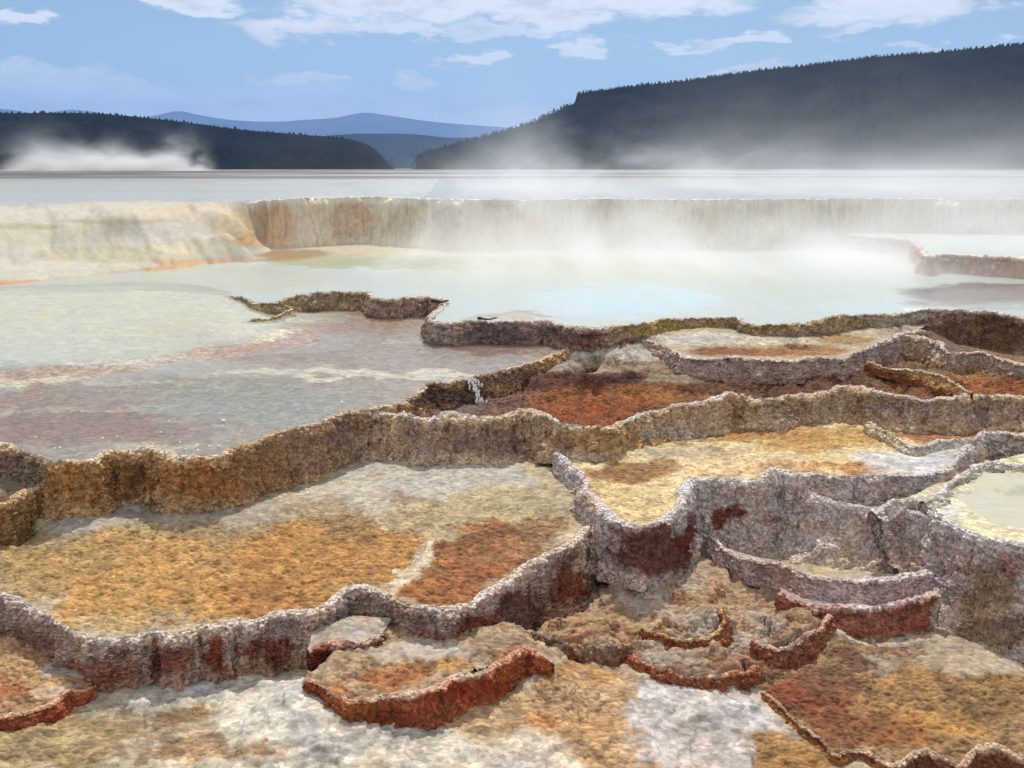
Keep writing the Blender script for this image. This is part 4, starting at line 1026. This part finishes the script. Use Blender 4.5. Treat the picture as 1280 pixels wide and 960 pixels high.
def wide_col(Pq, u, v):
    C = np.zeros((len(Pq), 4))
    s = fbm(Pq * np.array([0.010, 0.05, 1]), 5, 97, 0.6) + 0.25 * sst(10, -20, Pq[:, 0])
    a = sst(-0.3, 0.2, s)[:, None] * sst(45, 90, Pq[:, 1])[:, None]
    C[:, :3] = lin((150, 154, 156)) * (1 - a) + lin((84, 76, 70)) * a
    f = sst(350, 700, np.hypot(Pq[:, 0], Pq[:, 1]))[:, None]
    C[:, :3] = C[:, :3] * (1 - f) + lin((70, 74, 60)) * f
    C[:, 3] = 0.25 * (1 - f[:, 0])
    return C
C = paint(P, wide_col, [], seed=30, jit=0.05)
o = obj('terrain', mesh('terrain', P, gridquads(len(rr), len(th)), C), M_FAR)
tag(o, 'flat sinter plain with grey streaks reaching to the foot of the hills', kind='structure')

# ================================================================== hills
def hill_mat(name, c1, c2, sc):
    m, nt, out = newmat(name)
    L = nt.links.new
    tc = N(nt, 'ShaderNodeTexCoord')
    n1 = N(nt, 'ShaderNodeTexNoise')
    n1.inputs['Scale'].default_value = sc
    n1.inputs['Detail'].default_value = 8
    n1.inputs['Roughness'].default_value = 0.7
    L(tc.outputs['Object'], n1.inputs['Vector'])
    rp = N(nt, 'ShaderNodeValToRGB')
    rp.color_ramp.elements[0].position = 0.38
    rp.color_ramp.elements[0].color = (*c1, 1)
    rp.color_ramp.elements[1].position = 0.68
    rp.color_ramp.elements[1].color = (*c2, 1)
    L(n1.outputs['Fac'], rp.inputs[0])
    bs = N(nt, 'ShaderNodeBsdfPrincipled')
    bs.inputs['Roughness'].default_value = 1
    bs.inputs['Specular IOR Level'].default_value = 0.0
    L(rp.outputs[0], bs.inputs['Base Color'])
    bm = N(nt, 'ShaderNodeBump')
    bm.inputs['Strength'].default_value = 0.8
    bm.inputs['Distance'].default_value = 3
    L(n1.outputs['Fac'], bm.inputs['Height'])
    L(bm.outputs[0], bs.inputs['Normal'])
    L(bs.outputs[0], out.inputs['Surface'])
    return m

HILLS = {}
def hill(name, label, ridge, dist, mat, front=0.45, back=0.6, cliff=0.0, nu=420, nr=60, rough=0.06, sd=100):
    """a ridge whose skyline stands at 'dist' m; slopes fall to the plain before and behind it"""
    rdg = catmull(ridge, 12)
    u = np.linspace(ridge[0][0], ridge[-1][0], nu)
    v = np.interp(u, rdg[:, 0], rdg[:, 1])
    az = np.arctan((u - 640) / F / (CP + (480 - v) / F * SP))
    # height at that distance
    q = (480 - v) / F
    x0 = (u - 640) / F
    el = (-SP + q * CP) / np.sqrt((CP + q * SP) ** 2 + x0 ** 2)
    H = EYE + dist * el
    t = np.r_[np.linspace(0, 1, nr), np.linspace(1, 2, nr // 3)[1:]]
    V = []
    base_z = 0.5
    for tt in t:
        if tt <= 1:
            r = dist * (1 - front * (1 - tt))
            f = tt ** 1.25
            if cliff:
                f = np.where(tt < 0.72, 0.76 * (tt / 0.72) ** 1.2, np.where(tt < 0.80, 0.76 + (1 - front * 0.2 - 0.76) * (tt - 0.72) / 0.08, 1 - front * (1 - tt)))
        else:
            r = dist * (1 + back * (tt - 1))
            f = 1 - sst(0.1, 1, tt - 1) * 1.0
            f = 0.96 * f + 0.04 * (2 - tt) if cliff else f
        rr_ = r / np.cos(az) * np.cos(az)
        V.append(np.stack([r * np.sin(az), r * np.cos(az), base_z + (H - base_z) * f], 1))
    V = np.stack(V, 1)
    p = V.reshape(-1, 3).copy()
    tt = np.tile(t, nu)
    hh = np.repeat(H, len(t))
    w = np.sin(np.clip(tt / (0.76 if cliff else 0.93), 0, 1) * math.pi) ** 0.8
    s_ = 1.0 / (dist * 0.05)
    aa = np.repeat(az, len(t))
    gq = np.stack([aa * dist * s_ * 1.3, tt * 1.2, 0 * aa], 1)
    gul = fbm(gq, 5, sd, 0.55)
    p[:, 2] += (hh - base_z) * rough * 2.2 * gul * w
    rdn = fbm(np.stack([aa * dist * s_ * 6, tt * 7, 0 * aa], 1), 3, sd + 9)
    p[:, 2] += (hh - base_z) * rough * 0.5 * rdn * w
    o = obj(name, mesh(name, p, gridquads(nu, len(t))[:, ::-1]), mat)
    tag(o, label, kind='structure')
    HILLS[name] = (p.reshape(nu, len(t), 3), t)
    return o

M_H1 = hill_mat('forest_slope', (0.005, 0.008, 0.010), (0.016, 0.022, 0.022), 0.05)
M_H2 = hill_mat('mesa_slope', (0.005, 0.007, 0.010), (0.020, 0.022, 0.026), 0.035)
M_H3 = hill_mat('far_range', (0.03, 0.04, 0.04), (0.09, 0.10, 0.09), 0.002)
hill('mesa', 'dark flat-topped mesa with a cliffed end', [(520, 196), (560, 182), (600, 172), (640, 161), (665, 153), (685, 144), (705, 134), (716, 130), (719, 126), (721, 119), (726, 117), (740, 115), (800, 107), (850, 102), (900, 95), (960, 87), (1020, 81), (1100, 71), (1180, 65), (1240, 59), (1280, 56), (1400, 46), (1600, 40), (1800, 60)], 900, M_H2, 0.45, 0.5, 1.0, 900, 90, 0.06, 100)
hill('wooded_hill', 'long dark wooded hill', [(-500, 150), (-300, 128), (-100, 134), (0, 141), (60, 141), (120, 142), (180, 147), (240, 154), (300, 162), (360, 167), (420, 172), (445, 176), (465, 184), (480, 198), (490, 209)], 800, M_H1, 0.4, 0.4, 0, 420, 50, 0.05, 120)
hill('middle_hill', 'blue wooded hill in the gap', [(330, 209), (380, 176), (430, 168), (470, 167), (520, 168), (560, 172), (600, 172), (640, 176), (700, 200), (720, 209)], 3600, M_H1, 0.4, 0.4, 0, 300, 40, 0.05, 140)
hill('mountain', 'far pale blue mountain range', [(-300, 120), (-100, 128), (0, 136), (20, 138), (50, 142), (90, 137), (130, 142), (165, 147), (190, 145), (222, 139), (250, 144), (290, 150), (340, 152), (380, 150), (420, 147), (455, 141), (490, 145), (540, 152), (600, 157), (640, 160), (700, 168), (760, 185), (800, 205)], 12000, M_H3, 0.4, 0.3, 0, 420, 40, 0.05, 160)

# conifers along the skylines
def conifer(h, seed, n=9, tiers=6):
    r0 = random.Random(seed)
    V, Q = [], []
    for k in range(tiers):
        z0 = h * (0.1 + 0.82 * k / tiers)
        z1 = min(h, z0 + h * 0.34)
        rad = h * 0.24 * (1 - k / tiers) ** 0.8 * r0.uniform(0.8, 1.2)
        b = len(V)
        for a in range(n):
            an = 2 * math.pi * a / n + k
            rr_ = rad * r0.uniform(0.65, 1.25)
            V.append((rr_ * math.cos(an), rr_ * math.sin(an), z0 + r0.uniform(-0.03, 0.03) * h))
        V.append((r0.uniform(-.02, .02) * h, r0.uniform(-.02, .02) * h, z1))
        for a in range(n):
            Q.append((b + a, b + (a + 1) % n, b + n))
    b = len(V)
    for zz, rad in ((-0.1 * h, 0.03 * h), (0.3 * h, 0.02 * h)):
        for a in range(5):
            V.append((rad * math.cos(a * 1.2566), rad * math.sin(a * 1.2566), zz))
    for a in range(5):
        Q.append((b + a, b + (a + 1) % 5, b + 5 + a))
        Q.append((b + (a + 1) % 5, b + 5 + (a + 1) % 5, b + 5 + a))
    return np.array(V), np.array(Q)
m, nt, out = newmat('conifer')
bs = N(nt, 'ShaderNodeBsdfPrincipled')
nn_ = N(nt, 'ShaderNodeTexNoise')
nn_.inputs['Scale'].default_value = 2
rp = N(nt, 'ShaderNodeValToRGB')
rp.color_ramp.elements[0].color = (0.004, 0.008, 0.009, 1)
rp.color_ramp.elements[1].color = (0.010, 0.017, 0.016, 1)
nt.links.new(nn_.outputs['Fac'], rp.inputs[0])
nt.links.new(rp.outputs[0], bs.inputs['Base Color'])
bs.inputs['Roughness'].default_value = 1
bs.inputs['Specular IOR Level'].default_value = 0.0
nt.links.new(bs.outputs[0], out.inputs['Surface'])
M_TREE = m
TREES = []
for k in range(4):
    V, Q = conifer(1.0, k)
    me = mesh('pine_tree', V, Q, smooth=False)
    me.materials.append(M_TREE)
    TREES.append(me)
def ridge_trees(hname, n, label, group, hmin, hmax, umin, umax):
    V, t = HILLS[hname]
    k1 = int(np.argmin(np.abs(t - 1)))
    for i in range(n):
        u = umin + (umax - umin) * (i + random.random()) / n
        col_u = pix(V[:, k1, 0], V[:, k1, 1], V[:, k1, 2])[0]
        j = int(np.argmin(np.abs(col_u - u)))
        ang = (V[j, :k1 + 1, 2] - EYE) / np.hypot(V[j, :k1 + 1, 0], V[j, :k1 + 1, 1])
        kk = int(ang.argmax()) - random.choice((0, 0, 0, 1))
        p = V[j, kk]
        o = D.objects.new('pine_tree', TREES[i % 4])
        COL.objects.link(o)
        h = random.uniform(hmin, hmax) * (1.35 if random.random() < 0.12 else 1)
        o.location = (p[0], p[1], p[2] - 0.3)
        o.scale = (h * random.uniform(1.6, 2.6), h * random.uniform(1.6, 2.6), h)
        o.rotation_euler = (0, 0, random.uniform(0, 6))
        tag(o, label, 'tree', group)
ridge_trees('mesa', 185, 'tiny dark conifer standing on the skyline of the flat-topped mesa', 'conifers along the mesa skyline', 1.5, 2.7, 722, 1290)
ridge_trees('wooded_hill', 110, 'tiny dark conifer standing on the skyline of the long wooded hill', 'conifers along the wooded hill skyline', 1.3, 2.4, -10, 440)

# the woods on the slopes: one mass
def woods(hname, n, hmin, hmax, tlo, thi, label, sd):
    V, t = HILLS[hname]
    r0 = np.random.default_rng(sd)
    base = [conifer(1.0, 20 + k, 5, 2) for k in range(3)]
    VV, QQ, nb = [], [], 0
    cand = r0.random((n * 3, 2))
    for a, b in cand:
        j = int(a * (V.shape[0] - 1))
        tt = tlo + (thi - tlo) * b
        k = int(np.argmin(np.abs(t - tt)))
        p = V[j, k]
        u, v = pix(*[np.array([c]) for c in p])
        if not -60 < u[0] < 1340:
            continue
        f = vnoise(np.array([[p[0] * 0.012, p[1] * 0.012, 0]]), sd)[0]
        if f < r0.uniform(-0.9, 0.3):
            continue
        bv, bq = base[int(r0.integers(3))]
        h = r0.uniform(hmin, hmax)
        q = bv * h * np.array([1.6, 1.6, 1]) + p + np.array([r0.uniform(-3, 3), r0.uniform(-3, 3), -0.3])
        VV.append(q)
        QQ.append(bq + nb)
        nb += len(q)
    o = obj('forest', mesh('forest', np.vstack(VV), np.vstack(QQ), smooth=False), M_TREE)
    tag(o, label, 'forest', kind='stuff')
woods('mesa', 3400, 1.6, 3.6, 0.05, 0.9, 'dark conifer forest scattered over the mesa slopes', 5)
woods('wooded_hill', 3400, 1.4, 3.2, 0.05, 0.92, 'dense dark conifer forest over the long hill', 6)

# ================================================================== twigs and foam
def twig(u0, v0, u1, v1, z, label, rad=0.02):
    x0, y0 = unproj(u0, v0, z)
    x1, y1 = unproj(u1, v1, z)
    o_ = np.array([x0, y0, z])
    d = np.array([x1 - x0, y1 - y0, 0.0])
    Lh = np.linalg.norm(d)
    d /= Lh
    sdir = np.array([-d[1], d[0], 0])
    V, Q = [], []
    n = 12
    for i in range(n):
        t = i / (n - 1)
        c = d * Lh * t + sdir * 0.02 * math.sin(5 * t) + np.array([0, 0, 0.012 * math.sin(7 * t + 1)])
        r = rad * (1 - 0.6 * t) * (1 + 0.2 * math.sin(17 * t))
        for a in range(8):
            an = a * math.pi / 4
            V.append(c + sdir * r * math.cos(an) + np.array([0, 0, r * math.sin(an)]))
    for i in range(n - 1):
        for a in range(8):
            Q.append((i * 8 + a, i * 8 + (a + 1) % 8, (i + 1) * 8 + (a + 1) % 8, (i + 1) * 8 + a))
    o = obj('twig', mesh('twig', V, Q), M_TWIG)
    o.location = o_
    tag(o, label, 'twig')
m, nt, out = newmat('dead_wood')
bs = N(nt, 'ShaderNodeBsdfPrincipled')
nn_ = N(nt, 'ShaderNodeTexNoise')
nn_.inputs['Scale'].default_value = 40
rp = N(nt, 'ShaderNodeValToRGB')
rp.color_ramp.elements[0].color = (0.02, 0.013, 0.009, 1)
rp.color_ramp.elements[1].color = (0.09, 0.06, 0.03, 1)
nt.links.new(nn_.outputs['Fac'], rp.inputs[0])
nt.links.new(rp.outputs[0], bs.inputs['Base Color'])
bs.inputs['Roughness'].default_value = 0.9
nt.links.new(bs.outputs[0], out.inputs['Surface'])
M_TWIG = m
twig(597, 399, 621, 398, 1.09, 'dark dead twig lying on the purple brown rim of the steaming pool', 0.018)
twig(539, 377, 561, 376.5, 1.09, 'dark dead twig at the tip of the broken spur of rim', 0.026)
bub = []
for r_ in (1,):
    V, Q = [], []
    nu_, nv_ = 12, 6
    for j in range(nv_ + 1):
        f = j / nv_ * math.pi / 2
        for i in range(nu_):
            a = 2 * math.pi * i / nu_
            V.append((math.cos(a) * math.cos(f), math.sin(a) * math.cos(f), math.sin(f)))
    for j in range(nv_):
        for i in range(nu_):
            Q.append((j * nu_ + i, j * nu_ + (i + 1) % nu_, (j + 1) * nu_ + (i + 1) % nu_, (j + 1) * nu_ + i))
    bme = mesh('foam_bubble', V, Q)
    bme.materials.append(M_FOAM)
for u, v, s in ((279, 525, 1.9), (278, 533, 1.2), (247, 517, 1), (302, 539, 1), (300, 510, 1), (201, 540, .9), (211, 526, .9), (128, 547, 1.1), (75, 559, 1), (68, 560, .9), (45, 546, .9), (146, 545, .8), (246, 556, 1.2), (262, 557, 1), (247, 562, 1.2), (225, 552, .9), (285, 551, .8), (274, 557, 1.1), (232, 561, .9), (330, 495, .8), (372, 512, .9), (350, 480, .7), (427, 502, 1.3), (300, 553, .8)):
    x, y = unproj(u, v, 0.786)
    o = D.objects.new('foam_bubble', bme)
    COL.objects.link(o)
    o.location = (x, y, 0.783)
    o.scale = (0.011 * s, 0.011 * s, 0.007 * s)
    tag(o, 'small white foam bubble floating on the shallow brown pool', 'bubble', 'foam bubbles on the shallow pool')

# ================================================================== steam and haze
def box(name, lo, hi, mat):
    x0, y0, z0 = lo
    x1, y1, z1 = hi
    V = [(x0, y0, z0), (x1, y0, z0), (x1, y1, z0), (x0, y1, z0), (x0, y0, z1), (x1, y0, z1), (x1, y1, z1), (x0, y1, z1)]
    Q = [(3, 2, 1, 0), (4, 5, 6, 7), (0, 1, 5, 4), (1, 2, 6, 5), (2, 3, 7, 6), (3, 0, 4, 7)]
    return obj(name, mesh(name, V, Q, smooth=False), mat)

def mr(nt, val, a, b, c=0.0, d=1.0, smooth=True):
    n = nt.nodes.new('ShaderNodeMapRange')
    n.interpolation_type = 'SMOOTHSTEP' if smooth else 'LINEAR'
    nt.links.new(val, n.inputs['Value'])
    n.inputs['From Min'].default_value = a
    n.inputs['From Max'].default_value = b
    n.inputs['To Min'].default_value = c
    n.inputs['To Max'].default_value = d
    return n.outputs[0]

def steam_mat(name, dens, nscale, x_in, x_out, y_in, y_out, z0, scale_h, thr=(0.38, 0.72), floor_d=0.15, lean=0.0):
    m, nt, out = newmat(name)
    L = nt.links.new
    tc = N(nt, 'ShaderNodeTexCoord')
    sx = N(nt, 'ShaderNodeSeparateXYZ')
    L(tc.outputs['Object'], sx.inputs[0])
    mp = N(nt, 'ShaderNodeMapping')
    mp.inputs['Scale'].default_value = nscale
    mp.inputs['Rotation'].default_value = (0, lean, 0)
    L(tc.outputs['Object'], mp.inputs[0])
    n1 = N(nt, 'ShaderNodeTexNoise')
    n1.inputs['Scale'].default_value = 1
    n1.inputs['Detail'].default_value = 4
    n1.inputs['Roughness'].default_value = 0.62
    n1.inputs['Distortion'].default_value = 0.4
    L(mp.outputs[0], n1.inputs['Vector'])
    zz = math_n(nt, 'SUBTRACT', sx.outputs['Z'], z0)
    # wisps rise where the noise is strong
    hh = math_n(nt, 'DIVIDE', zz, -scale_h)
    fall = math_n(nt, 'EXPONENT', hh)
    thn = mr(nt, n1.outputs['Fac'], thr[0], thr[1])
    thn = math_n(nt, 'ADD', thn, floor_d)
    d = math_n(nt, 'MULTIPLY', thn, fall)
    d = math_n(nt, 'MULTIPLY', d, mr(nt, sx.outputs['X'], *x_in))
    d = math_n(nt, 'MULTIPLY', d, mr(nt, sx.outputs['X'], x_out[0], x_out[1], 1, 0))
    d = math_n(nt, 'MULTIPLY', d, mr(nt, sx.outputs['Y'], *y_in))
    d = math_n(nt, 'MULTIPLY', d, mr(nt, sx.outputs['Y'], y_out[0], y_out[1], 1, 0))
    d = math_n(nt, 'MULTIPLY', d, dens)
    pv = N(nt, 'ShaderNodeVolumeScatter')
    pv.inputs['Color'].default_value = (0.90, 0.92, 0.95, 1)
    pv.inputs['Anisotropy'].default_value = 0.25
    L(d, pv.inputs['Density'])
    L(pv.outputs[0], out.inputs['Volume'])
    return m

S1 = steam_mat('steam_over_pool', 0.84, (0.30, 0.035, 0.36), (-8, 6), (42, 48), (13.6, 17.5), (34, 42), 1.05, 0.70, (0.42, 0.64), 0.14, 0.45)
o = box('steam', (-9, 13.4, 1.06), (48, 42, 7.5), S1)
tag(o, 'white steam drifting over the milky pool and its tall wall', 'steam', kind='stuff')
S3 = steam_mat('steam_over_plain', 0.019, (0.12, 0.012, 0.15), (-12, 12), (120, 130), (44, 60), (110, 125), 2.25, 3.3, (0.53, 0.63), 0.012, 0.5)
o = box('steam', (-20, 43, 2.3), (130, 125, 22), S3)
tag(o, 'pale steam wisps rising from the plain in front of the mesa', 'steam', kind='stuff')
S2 = steam_mat('steam_from_vents', 0.9, (0.11, 0.02, 0.10), (-122, -112), (-80, -72), (205, 212), (222, 230), 2.2, 1.9, (0.42, 0.60), 0.08, -0.5)
o = box('steam_plume', (-125, 204, 2.3), (-70, 232, 16), S2)
tag(o, 'ragged white plume from a line of vents far out on the plain', 'steam', kind='stuff')
m, nt, out = newmat('air')
pv = N(nt, 'ShaderNodeVolumePrincipled')
pv.inputs['Color'].default_value = (0.29, 0.52, 1.0, 1)
pv.inputs['Density'].default_value = 0.95e-4
pv.inputs['Anisotropy'].default_value = 0.2
nt.links.new(pv.outputs[0], out.inputs['Volume'])
o = box('haze', (-15000, -15000, -1.5), (15000, 15000, 1000), m)
tag(o, 'thin blue haze', kind='stuff')

# ================================================================== sky, clouds, sun
W = D.worlds.new('World')
SC.world = W
W.use_nodes = True
nt = W.node_tree
nt.nodes.clear()
L = nt.links.new
wo = N(nt, 'ShaderNodeOutputWorld')
bg = N(nt, 'ShaderNodeBackground')
sky = N(nt, 'ShaderNodeTexSky')
sky.sky_type = 'NISHITA'
sky.sun_disc = False
sky.sun_elevation = SUN_EL
sky.sun_rotation = SUN_AZ
sky.altitude = 2000
sky.air_density = 0.85
sky.dust_density = 3.0
sky.ozone_density = 0.35
tc = N(nt, 'ShaderNodeTexCoord')
sx = N(nt, 'ShaderNodeSeparateXYZ')
L(tc.outputs['Generated'], sx.inputs[0])
az = math_n(nt, 'ARCTAN2', sx.outputs['X'], sx.outputs['Y'])
el = math_n(nt, 'ARCSINE', sx.outputs['Z'])
cx = N(nt, 'ShaderNodeCombineXYZ')
L(az, cx.inputs[0])
L(el, cx.inputs[1])
nz_ = N(nt, 'ShaderNodeTexNoise')
nz_.inputs['Scale'].default_value = 1
nz_.inputs['Detail'].default_value = 7
nz_.inputs['Roughness'].default_value = 0.62
mpn = N(nt, 'ShaderNodeMapping')
mpn.inputs['Scale'].default_value = (14, 40, 1)
mpn.inputs['Rotation'].default_value = (0, 0, 0.12)
L(cx.outputs[0], mpn.inputs[0])
L(mpn.outputs[0], nz_.inputs['Vector'])
# displace the cloud outlines with the noise
off = N(nt, 'ShaderNodeVectorMath')
off.operation = 'SUBTRACT'
L(nz_.outputs['Color'], off.inputs[0])
off.inputs[1].default_value = (0.5, 0.5, 0.5)
offs = N(nt, 'ShaderNodeVectorMath')
offs.operation = 'MULTIPLY'
L(off.outputs[0], offs.inputs[0])
offs.inputs[1].default_value = (0.20, 0.06, 0)
wp = N(nt, 'ShaderNodeVectorMath')
wp.operation = 'ADD'
L(cx.outputs[0], wp.inputs[0])
L(offs.outputs[0], wp.inputs[1])
def azel(u, v):
    x, y = (u - 640) / F, (480 - v) / F
    d = Vector((x, CP + y * SP, -SP + y * CP)).normalized()
    return math.atan2(d.x, d.y), math.asin(d.z)
tot = None
CL = [(500, 12, 130, 15, 1.0), (640, 6, 160, 16, 1.0), (800, 4, 140, 15, .9), (380, 36, 70, 17, 1.0), (470, 36, 80, 10, .8), (620, 38, 90, 9, .6), (700, 30, 70, 14, .9), (720, 58, 42, 9, .9), (592, 70, 42, 7, .85), (225, 3, 75, 12, 1.0), (375, 100, 46, 9, .55), (528, 97, 34, 7, .6), (860, 58, 46, 7, .8), (930, 47, 44, 7, .8),
      (1100, 14, 100, 18, 1.0), (1180, 0, 90, 12, .9), (1040, 22, 40, 12, .8), (1080, 40, 26, 5, .7), (10, 20, 40, 8, .9), (40, 92, 90, 11, .5), (60, 118, 190, 18, .5), (150, 98, 30, 5, .4), (310, 118, 70, 12, .3), (960, 82, 90, 5, .9), (1180, 58, 50, 4, .8), (800, -60, 700, 45, .8), (200, -120, 500, 60, .7), (300, 185, 700, 70, .5), (900, 190, 500, 70, .5)]
for u, v, ru, rv, st in CL:
    a, e = azel(u, v)
    s1 = N(nt, 'ShaderNodeVectorMath')
    s1.operation = 'SUBTRACT'
    L(wp.outputs[0], s1.inputs[0])
    s1.inputs[1].default_value = (a, e, 0)
    s2 = N(nt, 'ShaderNodeVectorMath')
    s2.operation = 'MULTIPLY'
    L(s1.outputs[0], s2.inputs[0])
    s2.inputs[1].default_value = (F / ru, F / rv, 0)
    s3 = N(nt, 'ShaderNodeVectorMath')
    s3.operation = 'LENGTH'
    L(s2.outputs[0], s3.inputs[0])
    k = mr(nt, s3.outputs['Value'], 1.2, 0.6, 0, min(1, st * 1.15))
    tot = k if tot is None else math_n(nt, 'MAXIMUM', tot, k)
# unseen broken cloud added overhead and behind, white fill for the camera-facing walls
n3 = N(nt, 'ShaderNodeTexNoise')
n3.inputs['Scale'].default_value = 2.4
n3.inputs['Detail'].default_value = 6
n3.inputs['Roughness'].default_value = 0.6
L(tc.outputs['Generated'], n3.inputs['Vector'])
k3 = mr(nt, n3.outputs['Fac'], 0.36, 0.52)
k3 = math_n(nt, 'MULTIPLY', k3, math_n(nt, 'MAXIMUM', mr(nt, sx.outputs['Z'], 0.42, 0.65), mr(nt, sx.outputs['Y'], 0.3, -0.2)))
k3 = math_n(nt, 'MULTIPLY', k3, mr(nt, sx.outputs['Z'], 0.0, 0.12))
tot = math_n(nt, 'MAXIMUM', tot, k3)
det = mr(nt, nz_.outputs['Fac'], 0.25, 0.6, 0.7, 1.0)
cm = math_n(nt, 'MULTIPLY', tot, det)
# bright rims, slightly greyer cores
core = mr(nt, nz_.outputs['Fac'], 0.42, 0.68, 1.0, 0.72)
cc = N(nt, 'ShaderNodeCombineXYZ')
CB = 10.5
for i, f in enumerate((1.0, 0.99, 0.965)):
    L(math_n(nt, 'MULTIPLY', core, CB * f), cc.inputs[i])
mx = N(nt, 'ShaderNodeMix')
mx.data_type = 'RGBA'
L(cm, mx.inputs[0])
tint = N(nt, 'ShaderNodeVectorMath')
tint.operation = 'MULTIPLY'
tint.inputs[1].default_value = (1.0, 1.04, 0.88)
L(sky.outputs[0], tint.inputs[0])
L(tint.outputs[0], mx.inputs[6])
L(cc.outputs[0], mx.inputs[7])
L(mx.outputs[2], bg.inputs['Color'])
bg.inputs['Strength'].default_value = 0.105
L(bg.outputs[0], wo.inputs['Surface'])

sl = D.lights.new('sun', 'SUN')
sl.energy = 3.7
sl.angle = math.radians(0.6)
sl.color = (1.0, 0.95, 0.88)
so = D.objects.new('sun', sl)
COL.objects.link(so)
S = Vector((math.sin(SUN_AZ) * math.cos(SUN_EL), math.cos(SUN_AZ) * math.cos(SUN_EL), math.sin(SUN_EL)))
so.rotation_euler = S.to_track_quat('Z', 'Y').to_euler()
so.location = (0, 0, 30)

SC.view_settings.view_transform = 'Standard'
SC.view_settings.look = 'None'
SC.view_settings.gamma = 1
SC.view_settings.exposure = 0.05
SC.render.engine = 'CYCLES'
cy = SC.cycles
cy.use_denoising = True
cy.max_bounces = 6
cy.volume_bounces = 2
cy.transparent_max_bounces = 8
cy.volume_step_rate = 0.35
cy.volume_max_steps = 200
cy.caustics_reflective = False
cy.caustics_refractive = False
